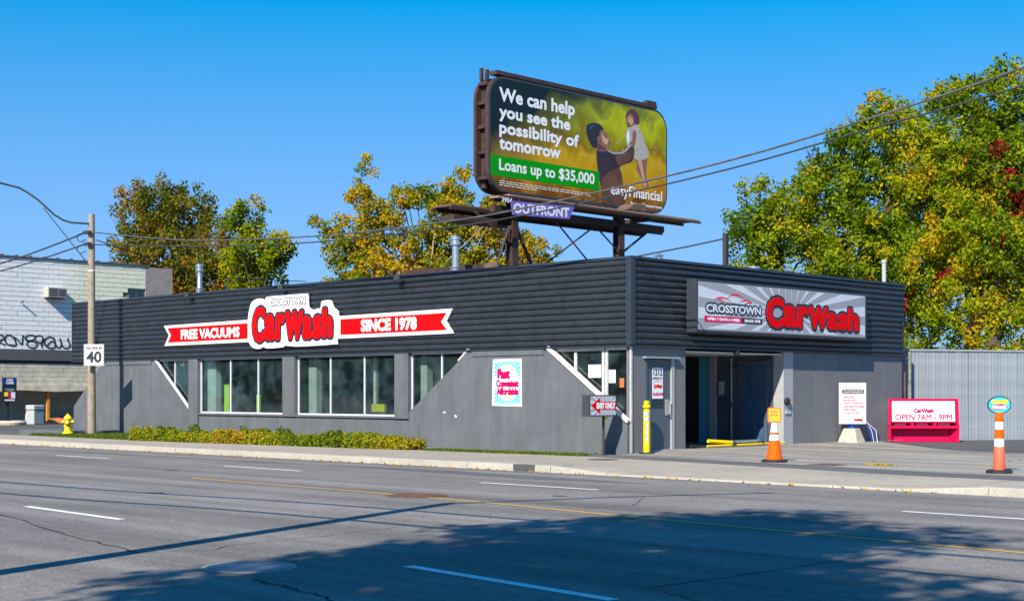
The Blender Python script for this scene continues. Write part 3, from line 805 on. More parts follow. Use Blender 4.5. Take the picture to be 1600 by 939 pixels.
# floodlights along the top of the fascia
for x, lb in ((-19.7, 'small floodlight above the words free vacuums on the fascia'), (-14.3, 'small floodlight right above the car wash logo on the fascia'), (-8.6, 'small floodlight above the right end of the red ribbon sign')):
    t = thing('floodlight', lb, 'floodlight', (x, -.13, 4.92), group='floodlights over the street fascia')
    MB().tube([(0, .02, .05), (0, -.12, .10), (0, -.2, .06)], .018, 6).build('arm', 'steel_dark', t)
    MB().prism([(-.13, -.05), (.13, -.05), (.10, .06), (-.10, .06)], -.06, .06).build('housing', 'steel_dark', t).location = (0, -.24, .05)
    MB().box(-.12, .12, -.31, -.17, .115, .125).build('hood', 'galv', t)
t = thing('security_camera', 'small black dome camera under the fascia above the bay opening', 'camera', (.2, 4.35, 2.74))
MB().lathe([(.05, 0), (.09, -.03), (.085, -.10), (.04, -.15)], 12).build('dome', 'rubber', t, True)
MB().box(-.2, .0, -.03, .03, -.02, 0).build('bracket', 'steel_dark', t)
t = thing('key_box', 'round black bell on the pale pier beside the bay opening', 'bell', (.055, 7.0, 1.32))
MB().tube([(0, 0, 0), (.07, 0, 0), (.1, 0, 0)], [.11, .11, .06], 14).build('housing', 'rubber', t)
MB().box(.0, .03, -.06, .2, -.36, -.27).build('plate', 'grey_band', t)

# ------------------------------------------------------------------ signs
# ribbon sign with the logo on the street fascia
sg_ = upright('ribbon_sign', 'white and red ribbon sign with big logo letters on the street fascia', 'sign', (0, -.125, 0))
def flatp(name, poly, w0, w1, m, parent): return MB().prism(poly, w0, w1).build(name, m, parent)
flatp('ribbon', [(-21.53, 3.96), (-16.2, 4.0), (-16.2, 3.26), (-21.49, 3.24), (-21.2, 3.61)], 0, .045, 'white', sg_)
flatp('ribbon_print', [(-21.30, 3.87), (-16.42, 3.89), (-16.42, 3.37), (-21.27, 3.35), (-21.06, 3.61)], .046, .05, 'red', sg_)
flatp('ribbon', [(-11.7, 3.95), (-6.45, 3.98), (-6.72, 3.62), (-6.42, 3.27), (-11.7, 3.25)], 0, .045, 'white', sg_)
flatp('ribbon_print', [(-11.52, 3.85), (-6.69, 3.87), (-6.93, 3.62), (-6.68, 3.37), (-11.52, 3.36)], .046, .05, 'red', sg_)
lettering('FREE VACUUMS', (-20.40, -16.9, 3.46, 3.77), 'white', sg_, .052, .021)
lettering('SINCE 1978', (-10.5, -8.0, 3.45, 3.78), 'white', sg_, .052, .026)
plate = [(-16.28, 4.3), (-16.13, 4.57), (-15.88, 4.66), (-15.58, 4.67), (-15.35, 4.6), (-15.29, 4.71), (-14.22, 4.72), (-13.17, 4.72), (-13.1, 4.67), (-13.08, 4.35), (-13.0, 4.25), (-12.81, 4.19), (-12.64, 4.22), (-12.46, 4.24), (-12.42, 4.42), (-12.29, 4.46), (-11.95, 4.45), (-11.82, 4.24), (-11.65, 4.14), (-11.57, 3.97), (-11.64, 3.16), (-11.76, 3.08), (-13.34, 3.05), (-14.22, 3.06), (-14.3, 3.10), (-14.38, 3.05), (-15.2, 3.02), (-15.5, 3.07), (-15.66, 3.02), (-16.0, 3.04), (-16.24, 3.18), (-16.33, 3.44), (-16.35, 3.92)]
flatp('logo_plate', smooth_poly(plate, 3), .047, .09, 'white', sg_)
def logo(boxes, parent, w, bold, outl, m_out, h, shear=.0):
    G = [fit(ch, (b[0]+bold, b[1]-bold, b[2]+bold, b[3]-bold), shear)[2] for ch, b in boxes]
    F_ = field(G, outl+bold, h)
    contour(F_, bold+outl, w, .004).build('letter_outline', m_out, parent)
    for ch, b in boxes:
        g = fit(ch, (b[0]+bold, b[1]-bold, b[2]+bold, b[3]-bold), shear)[2]
        contour(field([g], bold, h), bold, w+.005, .012).build('letter', 'red', parent)
LA = [('C', (-16.10, -15.36, 3.22, 4.40)), ('a', (-15.42, -14.80, 3.27, 4.14)), ('r', (-14.80, -14.30, 3.27, 4.14)), ('W', (-14.30, -13.32, 3.27, 4.20)), ('a', (-13.38, -12.85, 3.27, 4.02)), ('s', (-12.85, -12.38, 3.27, 4.02)), ('h', (-12.38, -11.82, 3.29, 4.22))]
logo(LA, sg_, .091, .062, .075, 'navy', .022, .05)
v, fs, g_ = fit('CROSSTOWN', (-15.10, -13.24, 4.42, 4.60)); F_ = field([g_], .06, .012)
contour(F_, .040, .091, .003).build('letter_outline', 'navy', sg_); contour(F_, .012, .095, .004).build('lettering', 'white', sg_)

# illuminated box sign over the driveway side
bs = upright('box_sign', 'long grey box sign with sunburst and red letters over the bay opening', 'sign', (.125, 0, 0), PI/2)
flatp('housing', rect(2.18, 10.76, 3.18, 4.60), 0, .33, 'fascia_trim', bs).modifiers.new('b', 'BEVEL').width = .01
flatp('face', rect(2.26, 10.68, 3.25, 4.53), .331, .336, 'sign_grey', bs)
rb = MB(); cx, cz = 6.45, 3.87
def edge(a):
    dx, dz = math.cos(a), math.sin(a); t = 99
    for lim, d in ((10.66-cx, dx), (2.28-cx, dx), (4.51-cz, dz), (3.29-cz, dz)):
        if abs(d) > 1e-9 and lim/d > 0: t = min(t, lim/d)
    return (cx+dx*t, cz+dz*t)
for i in range(24):
    a = math.atan2(math.sin(2*PI*i/24+.08), 1.9*math.cos(2*PI*i/24+.08)); d = .045*(.45+abs(math.cos(a))*.35)
    rb.flat([(cx+.6*math.cos(a), cz+.3*math.sin(a)), edge(a-d), edge(a+d)], .3375)
rb.build('sunburst', 'ray', bs)
LB = [('C', (5.39, 6.27, 3.40, 4.27)), ('a', (6.23, 6.93, 3.43, 4.07)), ('r', (6.93, 7.57, 3.43, 4.07)), ('W', (7.55, 8.57, 3.43, 4.08)), ('a', (8.53, 9.11, 3.43, 3.95)), ('s', (9.11, 9.65, 3.43, 3.95)), ('h', (9.67, 10.31, 3.43, 4.12))]
logo(LB, bs, .339, .058, .075, 'navy', .02, .04)
v, fs, g_ = fit('CROSSTOWN', (2.62, 5.12, 3.74, 3.94)); F_ = field([g_], .08, .014)
contour(F_, .062, .339, .003).build('letter_outline', 'navy', bs); contour(F_, .013, .343, .004).build('lettering', 'ray', bs)
flatp('print_bar', rect(2.53, 4.25, 3.47, 3.63), .339, .341, 'magenta', bs)
flatp('print_bar', rect(4.25, 5.20, 3.47, 3.63), .339, .341, 'navy', bs)
lettering('OPEN 7 DAYS A WEEK', (2.66, 4.14, 3.52, 3.585), 'white', bs, .343, .008)
lettering('SINCE 1978', (4.36, 5.10, 3.52, 3.585), 'white', bs, .343, .008)
for L_ in [[(2.95, 4.06), (3.08, 4.11), (3.30, 4.14), (3.55, 4.11), (3.70, 4.07)], [(3.10, 4.08), (3.26, 4.08), (3.46, 3.99)], [(3.56, 4.13), (3.76, 4.23), (3.94, 4.255), (4.15, 4.22), (4.34, 4.16)], [(4.12, 4.05), (4.30, 4.10), (4.52, 4.11), (4.76, 4.03)], [(4.34, 3.99), (4.52, 4.05), (4.70, 4.04)]]:
    q = smooth_poly(L_, 5, False); n = len(q)
    ribbon(q, [.004+.035*math.sin(PI*i/(n-1)) for i in range(n)], .34).build('car_line', 'red', bs)

# poster on the street wall
ps = upright('wall_poster', 'white poster with turquoise sunburst oval and pink words on grey wall', 'poster', (-4.33, -.078, 1.85), 0)
flatp('sheet', [(-.60, -.64), (.56, -.66), (.54, .66), (-.56, .65)], 0, .012, 'white', ps)
tb = MB(); tb2 = MB()
for i in range(44):
    a = 2*PI*i/44
    if abs(math.sin(a)) < .30: continue
    d = .052; r1 = lambda a_: (.43*math.cos(a_), .50*math.sin(a_)); s = 1/max(abs(math.cos(a)), abs(math.sin(a))*.84)
    def out(a_):
        c, s_ = math.cos(a_), math.sin(a_); k = min(.50/max(abs(c), 1e-6), .58/max(abs(s_), 1e-6)); return (c*k, s_*k)
    (tb if math.sin(a) > 0 else tb2).flat([r1(a-d), out(a-d), out(a+d), r1(a+d)], .0135)
tb.build('sunburst', 'teal', ps); tb2.build('sunburst', 'teal', ps)
lettering('Fast', (-.36, .08, .13, .36), 'magenta', ps, .014, .030)
lettering('Convenient', (-.42, .43, -.11, .07), 'magenta', ps, .014, .017)
lettering('Affordable', (-.40, .42, -.33, -.15), 'magenta', ps, .014, .017)
flatp('swoosh', [(.18, .20), (.30, .13), (.27, .12)], .013, .015, 'navy', ps)
flatp('drop', smooth_poly([(-.08, -.36), (0, -.34), (.08, -.37), (.0, -.40)], 3), .013, .015, 'yellow_ink', ps)

# exit-only box sign on its post
t = upright('exit_sign', 'boxed exit only sign with red arrow on a dark post at the corner', 'sign', (-.27, -.85, 0), PI/2)
flatp('housing', rect(-.70, .33, .98, 1.52), 0, .24, 'steel_dark', t)
flatp('face', rect(-.66, .31, 1.01, 1.49), .241, .245, 'sign_grey', t)
rb = MB()
for i in range(22):
    a = 2*PI*i/22+.1; d = .07; c0 = (-.1, 1.25)
    def e2(a_):
        c, s_ = math.cos(a_), math.sin(a_); k = min((.40 if c > 0 else .55)/max(abs(c), 1e-6), .235/max(abs(s_), 1e-6)); return (c0[0]+c*k, c0[1]+s_*k)
    rb.flat([c0, e2(a-d), e2(a+d)], .2455+i*.00002)
rb.build('sunburst', 'ray', t)
flatp('arrow', [(-.64, 1.25), (-.30, 1.455), (-.30, 1.35), (.30, 1.35), (.30, 1.15), (-.30, 1.15), (-.30, 1.045)], .247, .25, 'red', t)
lettering('EXIT ONLY', (-.42, .27, 1.185, 1.315), 'white', t, .252, .014)
MB().tube([(.0, -.02, .10), (.0, 1.0, .10)], .035, 10).build('post', 'rust', t)
flatp('post_tag', rect(.02, .12, .90, .97), .10, .14, 'yellow', t)

# speed limit sign on the utility pole
pole = thing('utility_pole', 'weathered round utility pole on the pavement behind the speed limit sign', 'utility pole', (-24.0, -1.63, -.05))
MB().tube([(0, 0, -.1), (0, 0, 3.5), (0, 0, 8.09)], [.155, .135, .11], 18).build('shaft', 'wood_pole', pole, True)
MB().tube([(0, -.1, 7.74), (0, -.80, 7.72), (0, -1.12, 7.78), (0, -1.46, 7.94), (0, -2.08, 8.41), (0, -2.45, 8.62), (0, -2.8, 8.77), (0, -3.5, 8.87), (0, -4.8, 8.85)], .036, 8).build('lamp_arm', 'lamp_steel', pole, True)
MB().box(-.14, .14, -5.5, -4.8, 8.76, 8.90).build('lamp_head', 'lamp_steel', pole, bevel=.04)
MB().tube([(0, -1.88, 8.15), (0, -.1, 6.23)], .018, 6).build('brace', 'lamp_steel', pole)
MB().tube([(0, 0, 6.02), (0, 0, 6.06)], .138, 16).build('band', 'white', pole)
for z in (7.0, 7.42):
    MB().box(-.17, .17, -.25, -.10, z-.06, z+.05).build('insulator_bracket', 'steel_dark', pole)
    MB().tube([(-.15, -.2, z), (-.4, -.3, z-.05), (-.6, -.25, z-.2), (-.45, -.2, z-.33), (-.15, -.15, z-.25)], .018, 5).build('jumper_cable', 'wire', pole)
MB().box(.08, .42, -.17, -.12, 2.9, 3.0).build('bracket', 'galv', pole)
sp = upright('speed_limit_sign', 'white maximum 40 speed limit sign strapped to the utility pole', 'sign', (-23.55, -1.79, 2.92), math.radians(44.35))
MB().prism(smooth_poly(rect(-.36, .36, -.385, .385), 1), 0, .012).build('plate', 'white', sp, bevel=.004)
for a, b, c, d in ((-.34, .34, .355, .370), (-.34, .34, -.370, -.355), (-.345, -.33, -.37, .37), (.33, .345, -.37, .37)):
    MB().flat(rect(a, b, c, d), .0135+.0002*(a+1)).build('border', 'black_ink', sp)
lettering('MAXIMUM', (-.29, .29, .20, .30), 'black_ink', sp, .014, .006)
lettering('40', (-.26, .26, -.26, .12), 'black_ink', sp, .014, .022)

# ------------------------------------------------------------------ billboard
bb = upright('billboard', 'large brown steel billboard above the roof with blurred park loan advert', 'billboard', (-8.3, 3.0, 5.0), PI/2)
def rrect(a, b, c, d, r, n=6):
    out = []
    for (x, y, s) in ((b-r, c+r, -PI/2), (b-r, d-r, 0), (a+r, d-r, PI/2), (a+r, c+r, PI)):
        for k in range(n+1): q = s+PI/2*k/n; out.append((x+r*math.cos(q), y+r*math.sin(q)))
    return out
FA = (.12, 9.05, 2.86, 6.52)
flatp('front_frame', rrect(*FA, .72), -.16, -.01, 'rust', bb)
flatp('front_rim', rrect(.14, 9.03, 2.88, 6.50, .70), -.0095, .004, 'steel_dark', bb)
pic = MB().flat(rrect(.20, 8.97, 2.94, 6.44, .66)).build('poster_face', 'picture', bb); pic.location = (0, 0, .006)
pic.data.transform(Matrix.Translation((-.2, -2.94, 0))); pic.location = (.2, 2.94, .006)
flatp('rear_frame', rrect(.12, 9.05, 2.86, 6.52, .72), -.68, -.56, 'rust', bb)
for v0 in (3.25, 4.05, 4.85, 5.6, 6.2): flatp('side_rail', rect(.20, 8.9, v0, v0+.10), -.56, -.16, 'rust', bb)
flatp('side_post', rect(.35, .45, 3.0, 6.4), -.6, -.4, 'rust', bb); flatp('side_post', rect(8.6, 8.7, 3.0, 6.4), -.6, -.4, 'rust', bb)
flatp('inner_panel', rect(.75, 8.5, 3.0, 6.4), -.55, -.45, 'rust', bb)
flatp('top_rail', rect(.45, 8.45, 6.535, 6.66), -.30, .02, 'rust', bb)
for u in (.30, .55, 8.0, 8.3): flatp('lifting_lug', rect(u, u+.09, 6.4, 6.78), -.6, -.5 if u < 1 else -.4, 'rust', bb)
flatp('top_box', rect(8.0, 8.5, 6.66, 6.80), -.25, -.05, 'rust', bb)
for body, box, bold in (('We can help', (.60, 4.10, 5.60, 6.13), .021), ('you see the', (.60, 3.88, 5.10, 5.57), .021), ('possibility of', (.60, 4.31, 4.60, 5.08), .021), ('tomorrow', (.60, 3.40, 4.22, 4.52), .021)):
    v, fs, g_ = fit(body, box); contour(field([g_], bold, .016), bold, .011).build('lettering', 'white', bb)
flatp('green_band', rect(.205, 5.36, 3.36, 4.00), .007, .010, 'green_band', bb)
lettering('Loans up to $35,000', (.58, 5.10, 3.45, 3.90), 'white', bb, .012, .012)
fp = MB()
for r_ in range(3):
    u = .58
    while u < (4.9 if r_ < 2 else 2.2):
        L_ = random.uniform(.10, .3); fp.flat(rect(u, u+L_, 3.20-.065*r_, 3.222-.065*r_), .011); u += L_+.05
fp.build('fine_print', 'pale_letter', bb)
lettering('easyFinancial', (5.95, 8.72, 3.20, 3.66), 'white', bb, .0225, .010)
lettering('Better Tomorrows', (7.0, 8.72, 3.04, 3.15), 'white', bb, .0225, .004)
def pic_shape(name, pts, m, w, n=4): MB().flat(smooth_poly([(a-3.0, b-5.0) for a, b in pts], n), w).build(name, m, bb)
pic_shape('printed_man_body', [(8.21, 9.69), (8.51, 9.77), (8.81, 9.77), (9.12, 9.67), (9.59, 9.77), (9.97, 10.06), (10.07, 10.29), (10.18, 10.04), (10.18, 9.73), (10.01, 9.5), (9.42, 9.26), (9.60, 8.64), (9.66, 8.0), (9.2, 7.97), (8.51, 7.96), (8.48, 8.35), (8.31, 8.94)], 'jacket', .0075)
pic_shape('printed_man_face', [(8.34, 10.52), (8.51, 10.49), (8.68, 10.36), (8.81, 10.34), (8.78, 10.22), (8.95, 10.11), (8.91, 9.93), (8.74, 9.87), (8.71, 9.76), (8.26, 9.70), (8.24, 9.94), (8.19, 10.11), (8.26, 10.22), (8.31, 10.38)], 'skin', .0085)
pic_shape('printed_man_ear', [(8.33, 10.10), (8.42, 10.14), (8.46, 10.04), (8.40, 9.93), (8.34, 9.98)], 'rust_light', .0090)
pic_shape('printed_man_brow', [(8.55, 10.33), (8.68, 10.27), (8.76, 10.18), (8.70, 10.19), (8.60, 10.26)], 'hair', .0091)
pic_shape('printed_man_hair', [(7.74, 10.5), (8.08, 10.61), (8.38, 10.6), (8.58, 10.47), (8.40, 10.37), (8.36, 10.22), (8.24, 10.13), (8.27, 9.94), (8.18, 9.78), (7.95, 9.84), (7.78, 10.05), (7.70, 10.26)], 'hair', .0095)
pic_shape('printed_sleeve_stripe', [(8.78, 9.79), (9.15, 9.75), (9.59, 9.83), (9.97, 10.1), (10.02, 10.06), (9.63, 9.77), (9.12, 9.69), (8.81, 9.74)], 'sign_grey', .0098)
pic_shape('printed_child_leg', [(10.21, 9.70), (10.89, 9.74), (10.86, 9.4), (10.89, 8.99), (11.0, 8.78), (10.68, 8.72), (10.61, 8.96), (10.43, 9.17), (10.32, 9.25), (10.36, 9.48)], 'skin', .0075)
pic_shape('printed_child_body', [(9.87, 10.65), (10.22, 10.83), (10.43, 10.81), (10.64, 10.54), (10.82, 10.21), (11.0, 9.96), (10.89, 9.76), (10.57, 9.64), (10.22, 9.68), (10.21, 10.04), (9.97, 10.06), (9.84, 10.04), (9.73, 10.3), (9.77, 10.52)], 'dress', .0085)
pic_shape('printed_child_arm', [(10.13, 10.59), (10.30, 10.59), (10.29, 10.32), (10.18, 10.06), (9.97, 10.06), (9.94, 10.14), (10.08, 10.29)], 'skin', .0095)
pic_shape('printed_child_face', [(9.77, 10.92), (9.84, 11.09), (10.04, 11.18), (10.20, 11.05), (10.25, 10.87), (10.04, 10.74), (9.87, 10.69), (9.78, 10.77)], 'skin', .0100)
pic_shape('printed_child_mouth', [(9.85, 10.84), (9.92, 10.86), (9.97, 10.80), (9.90, 10.76)], 'child_hair', .0105, 2)
pic_shape('printed_child_eye', [(9.84, 10.99), (9.94, 11.0), (9.90, 10.97)], 'child_hair', .0105, 2)
pic_shape('printed_child_hair', [(9.75, 11.1), (9.87, 11.27), (10.11, 11.36), (10.36, 11.27), (10.47, 11.06), (10.45, 10.9), (10.22, 10.85), (10.18, 11.02), (10.01, 11.18), (9.84, 11.08), (9.75, 10.95)], 'child_hair', .0110)
M['skin_light'] = mat('printed_skin_light', (.55, .30, .20), .6, var=.2, scale=3)
M['skin_dark'] = mat('printed_skin_dark', (.13, .05, .035), .6, var=.2, scale=3)
M['jacket_blue'] = mat('printed_blue_sheen', (.03, .05, .12), .6, var=.5, scale=2)
M['jacket_brown'] = mat('printed_brown_cloth', (.11, .045, .025), .6, var=.5, scale=1.5)
for nm, pts_, m_, w_ in (('printed_cheek', [(8.50, 10.30), (8.66, 10.30), (8.74, 10.18), (8.84, 10.10), (8.78, 9.98), (8.62, 9.98), (8.52, 10.10)], 'skin_light', .0086),
                         ('printed_jaw_shade', [(8.28, 9.92), (8.45, 9.90), (8.62, 9.86), (8.71, 9.78), (8.40, 9.72), (8.27, 9.72)], 'skin_dark', .0087),
                         ('printed_eye', [(8.66, 10.24), (8.74, 10.23), (8.72, 10.20)], 'hair', .0092), ('printed_lips', [(8.80, 10.06), (8.90, 10.06), (8.84, 10.02)], 'skin_dark', .0092),
                         ('printed_hair_shine', [(7.86, 10.44), (8.02, 10.53), (8.2, 10.54), (8.05, 10.46), (7.9, 10.34)], 'jacket_blue', .0096),
                         ('printed_collar', [(8.26, 9.70), (8.46, 9.78), (8.72, 9.78), (8.70, 9.70), (8.45, 9.66)], 'jacket_blue', .0078),
                         ('printed_jacket_low', [(8.48, 8.75), (8.95, 9.1), (9.45, 9.2), (9.60, 8.64), (9.64, 8.02), (8.53, 8.0), (8.50, 8.35)], 'jacket_brown', .0077),
                         ('printed_sleeve_shade', [(9.2, 9.6), (9.7, 9.78), (10.08, 10.0), (10.12, 9.78), (9.9, 9.5), (9.42, 9.32)], 'jacket_brown', .0078),
                         ('printed_child_cheek', [(9.84, 11.02), (9.98, 11.08), (10.12, 10.98), (10.12, 10.85), (9.98, 10.78), (9.86, 10.88)], 'skin_light', .0101),
                         ('printed_dress_fold', [(10.32, 10.5), (10.42, 10.5), (10.62, 10.0), (10.72, 9.72), (10.5, 9.72), (10.4, 10.1)], 'unit', .0088),
                         ('printed_dress_fold', [(9.82, 10.5), (9.9, 10.6), (9.95, 10.3), (9.88, 10.12), (9.80, 10.3)], 'white', .0088),
                         ('printed_leg_shade', [(10.4, 9.60), (10.6, 9.62), (10.78, 9.0), (10.88, 8.80), (10.72, 8.76), (10.62, 9.1)], 'skin_light', .0078)):
    pic_shape(nm, pts_, m_, w_)
# catwalks, posts and bracing
for k in range(8):
    u0 = .10+k*1.2; flatp('catwalk_plank', rect(u0, u0+1.19, 2.60, 2.66), .12, .95, 'wood_walk', bb)
flatp('catwalk_angle', rect(.0, 9.75, 2.54, 2.60), .88, .96, 'rust', bb)
flatp('catwalk_angle', rect(.0, 9.75, 2.52, 2.598), .10, .2, 'rust', bb)
for k in range(8):
    u0 = -.4+k*1.31; flatp('catwalk_plank', rect(u0, u0+1.30, 2.44, 2.50), -1.9, -1.1, 'rust_light', bb)
flatp('catwalk_angle', rect(-.5, 10.1, 2.32, 2.44), -1.12, -1.04, 'rust', bb)
flatp('catwalk_angle', rect(-.5, 10.1, 2.32, 2.44), -1.98, -1.90, 'rust', bb)
flatp('apron_panel', rect(-.6, 2.2, 1.95, 2.12), -1.5, -.8, 'rust', bb)
flatp('cross_beam', rect(.8, 9.4, 2.30, 2.52), -.62, -.42, 'rust', bb)
flatp('junction_box', [(5.75, 2.70), (6.75, 2.70), (6.65, 2.92), (6.1, 2.92)], .35, .95, 'rust_light', bb)
for u in (1.70, 7.00):
    pm = MB().prism(rect(u-.14, u+.14, -.2, 2.9), -.40, -.37).prism(rect(u-.14, u+.14, -.2, 2.9), -.67, -.64).prism(rect(u-.02, u+.02, -.2, 2.9), -.64, -.40)
    pm.build('post', 'rust', bb)
for u in (1.70, 7.00): flatp('outrigger', rect(u-.06, u+.06, 2.40, 2.53), -1.9, .9, 'rust', bb)
def rod(a, b, r=.028, name='brace', m='rust'): MB().tube([a, b], r, 6).build(name, m, bb)
rod((2.2, .2, -.5), (5.9, 2.35, -.5)); rod((3.6, 2.35, -.5), (6.6, .1, -.5)); rod((5.6, 2.35, -.52), (6.9, 1.5, -.5)); rod((7.1, 1.4, -.5), (8.7, 2.35, -.5), .04)
rod((1.85, 1.9, -.5), (2.9, .05, -.4), .06); rod((1.55, 1.9, -.5), (.8, .1, -.6), .045); rod((7.0, 1.3, -.5), (6.3, -.1, -.5), .05); rod((7.1, 1.2, -.5), (8.0, -.1, -.4), .05); rod((.4, 2.3, -.9), (1.6, 1.4, -.5), .05)
flatp('collar', rect(6.88, 7.12, 1.15, 1.28), -.70, -.34, 'orange_post', bb)
flatp('roof_beam', rect(.75, 8.6, .18, .62), -.66, -.36, 'rust', bb)
flatp('beam_end', rect(.70, .76, .10, .68), -.80, -.20, 'rust_light', bb)
MB().prism(rect(.9, 1.2, .42, .70), -4.9, -.7).build('roof_beam', 'rust', bb)
MB().prism(rect(1.0, 1.1, -.1, .45), -4.85, -4.7).build('beam_leg', 'rust_light', bb)
MB().prism(rect(.98, 1.12, .36, .42), -4.88, -.7).build('beam_flange', 'rust_light', bb)
# number plate and owner's plate
lettering('3904', (-.28, .17, 2.38, 2.53), 'pale_letter', bb, .97, .006)
flatp('number_bar', rect(-.35, .45, 2.55, 2.60), .90, .96, 'rust', bb)
op = upright('owner_plate', 'purple plate reading OUTFRONT hanging below the billboard catwalk', 'sign', (-7.3, 2.05, 5.0), PI/2)
flatp('plate', [(1.02, 2.44), (3.92, 2.52), (3.68, 2.10), (1.10, 2.02)], 0, .03, 'purple', op)
o = lettering('OUTFRONT', (1.2, 3.72, 2.12, 2.40), 'pale_letter', op, .034, .018); o.rotation_euler = (0, 0, .028); o.location = (0, -.06, 0)
for u in (1.4, 3.5): MB().prism(rect(u, u+.03, 2.4, 2.62), -.02, -.005).build('hanger', 'steel_dark', op)

# ------------------------------------------------------------------ roof furniture
def stack(x, y, ztop, r, lb, n=2, name='exhaust_stack'):
    t = thing(name, lb, 'vent pipe', (x, y, 4.82)); h = ztop-4.82
    MB().lathe([(r, 0), (r, h*.25), (r*1.25, h*.27), (r*1.25, h*.33), (r*1.08, h*.34), (r*1.08, h*.40), (r*.85, h*.42), (r*.85, h*.80)], 20).build('pipe', 'galv', t, True)
    for k in range(n):
        z = h*(.29+.05*k); MB().lathe([(r*1.27, z), (r*1.45, z+.03), (r*1.27, z+.06)], 20).build('flange', 'galv', t, True)
    MB().lathe([(r*.85, h*.80), (r*1.25, h*.82), (r*1.25, h*.88), (r, h*.885), (r, h*.91), (r*1.25, h*.915), (r*1.25, h*.98), (r*.9, h)], 20).build('cap', 'galv', t, True)
stack(-22.53, 2.0, 6.38, .115, 'tall galvanised vent pipe on the roof in front of the left tree', 3)
stack(-9.67, 3.0, 6.56, .135, 'tall galvanised vent pipe on the roof left of the billboard', 3)
t = thing('roof_vent', 'short round silver vent on the roof right of the billboard', 'vent pipe', (-2.2, 8.6, 4.8))
MB().lathe([(.16, 0), (.16, .55), (.20, .56), (.20, .66), (.15, .67)], 18).build('pipe', 'galv', t, True)
t = thing('roof_vent', 'silver capped vent on the roof behind the right billboard post', 'vent pipe', (-1.6, 3.2, 4.8))
MB().lathe([(.10, 0), (.10, .5), (.08, .55)], 16).build('pipe', 'bin', t, True)
MB().lathe([(.15, .58), (.04, .66)], 16).build('cap', 'galv', t, True)
t = thing('flue_pipe', 'thin white pipe standing at the far right end of the roof', 'vent pipe', (-.35, 13.2, 4.8))
MB().lathe([(.07, 0), (.07, .95), (.09, .96), (.09, 1.05)], 12).build('pipe', 'bin', t, True)
t = thing('utility_post', 'dark square post rising behind the roof at left of the big trees', 'post', (-11.68, 20.18, 0))
MB().box(-.09, .09, -.09, .09, 0, 8.1).build('shaft', 'steel_dark', t)
tag(MB().tube([(-11.68, 20.18, 7.9), (-12.6, 19.2, 7.6), (-14.6, 17.2, 7.05)], .035, 5).build('service_wire', 'wire'), 'sagging cable running left from the dark post behind the roof', 'cable')

# ------------------------------------------------------------------ street objects
t = thing('delineator_post', 'yellow flexible bollard with grey bands on a black base by the door', 'bollard', (-.43+.35, .55, .0))
t.location = (.30, .30, 0)
MB().lathe([(.21, 0), (.21, .035), (.17, .05), (.10, .055)], 20).build('base', 'rubber', t, True)
MB().lathe([(.085, .05), (.085, 1.13), (.06, 1.15), (.06, 1.19), (.10, 1.20), (.10, 1.25), (.065, 1.27), (.08, 1.33), (.05, 1.37)], 18).build('tube', 'yellow', t, True)
for z in (.86, 1.00): MB().lathe([(.0875, z), (.0875, z+.09)], 18).build('reflector', 'grey_band', t)
MB().prism(rect(-.025, .025, .30, .80), .082, .0885).build('number_strip', 'reflect', t).rotation_euler = (PI/2, 0, PI/4)
for k in range(10):
    MB().prism(rect(-.022, .022, .32+.045*k, .34+.045*k), .0886, .0895).build('strip_mark', 'magenta', t).rotation_euler = (PI/2, 0, PI/4)

def cone_base(t, r, m='rubber'):
    MB().lathe([(r, 0), (r, .05), (r*.82, .07)], 8).build('base', m, t)
t = thing('traffic_cone', 'orange traffic cone with white bands holding an amber plate', 'traffic cone', (5.06, -.98, 0))
cone_base(t, .30)
R0 = lambda z: .185-.135*(z-.06)/.86
MB().lathe([(R0(.06), .06), (R0(.92), .92), (.03, .93)], 24).build('cone', 'orange', t, True)
for a, b in ((.50, .63), (.68, .90)): MB().lathe([(R0(a)+.004, a), (R0(b)+.004, b)], 24).build('band', 'reflect', t, True)
MB().lathe([(R0(.645)+.01, .645), (R0(.67)+.01, .67)], 24).build('ring', 'orange', t, True)
cp = upright('cone_plate', 'small amber do not enter plate standing on top of the traffic cone', 'sign', (5.06, -.98, 0), math.radians(40))
MB().prism(rrect(-.15, .15, .90, 1.24, .03, 3), -.012, .012).build('plate', 'orange_red', cp)
MB().prism(rrect(-.125, .125, .925, 1.215, .02, 3), .0125, .014).build('plate_face', 'orange_sign', cp)
lettering('DO NOT', (-.08, .08, 1.13, 1.17), 'orange_red', cp, .0155, .003); lettering('ENTER', (-.08, .08, 1.05, 1.09), 'orange_red', cp, .0155, .003)
MB().lathe([(.02, .88), (.02, .93)], 8).build('socket', 'orange', t)

t = thing('channelizer_post', 'tall scuffed orange and white channelizer post carrying an oval sign', 'traffic post', (10.76, -1.62, 0))
cone_base(t, .27)
R1 = lambda z: .115-.045*(z-.05)/1.15
for a, b, m in ((.05, .52, 'orange_red'), (.52, .68, 'reflect'), (.68, .86, 'orange'), (.86, 1.01, 'reflect'), (1.01, 1.20, 'orange')):
    MB().lathe([(R1(a), a), (R1(a)+.004, a+.01), (R1(b)+.003, b-.01), (R1(b), b)], 22).build('section' if m != 'reflect' else 'band', m, t, True)
ov = upright('oval_sign', 'turquoise oval sign with yellow and white words on the channelizer post', 'sign', (10.76, -1.62, 0), math.radians(44))
def ell(rx, ry, c, n=40): return [(rx*math.cos(2*PI*i/n), c+ry*math.sin(2*PI*i/n)) for i in range(n)]
MB().prism(ell(.235, .175, 1.34), -.012, .012).build('plate', 'navy', ov)
MB().prism(ell(.215, .155, 1.34), .0125, .014).build('plate_face', 'teal', ov)
lettering('CAR WASH', (-.15, .16, 1.375, 1.435), 'yellow_ink', ov, .016, .010)
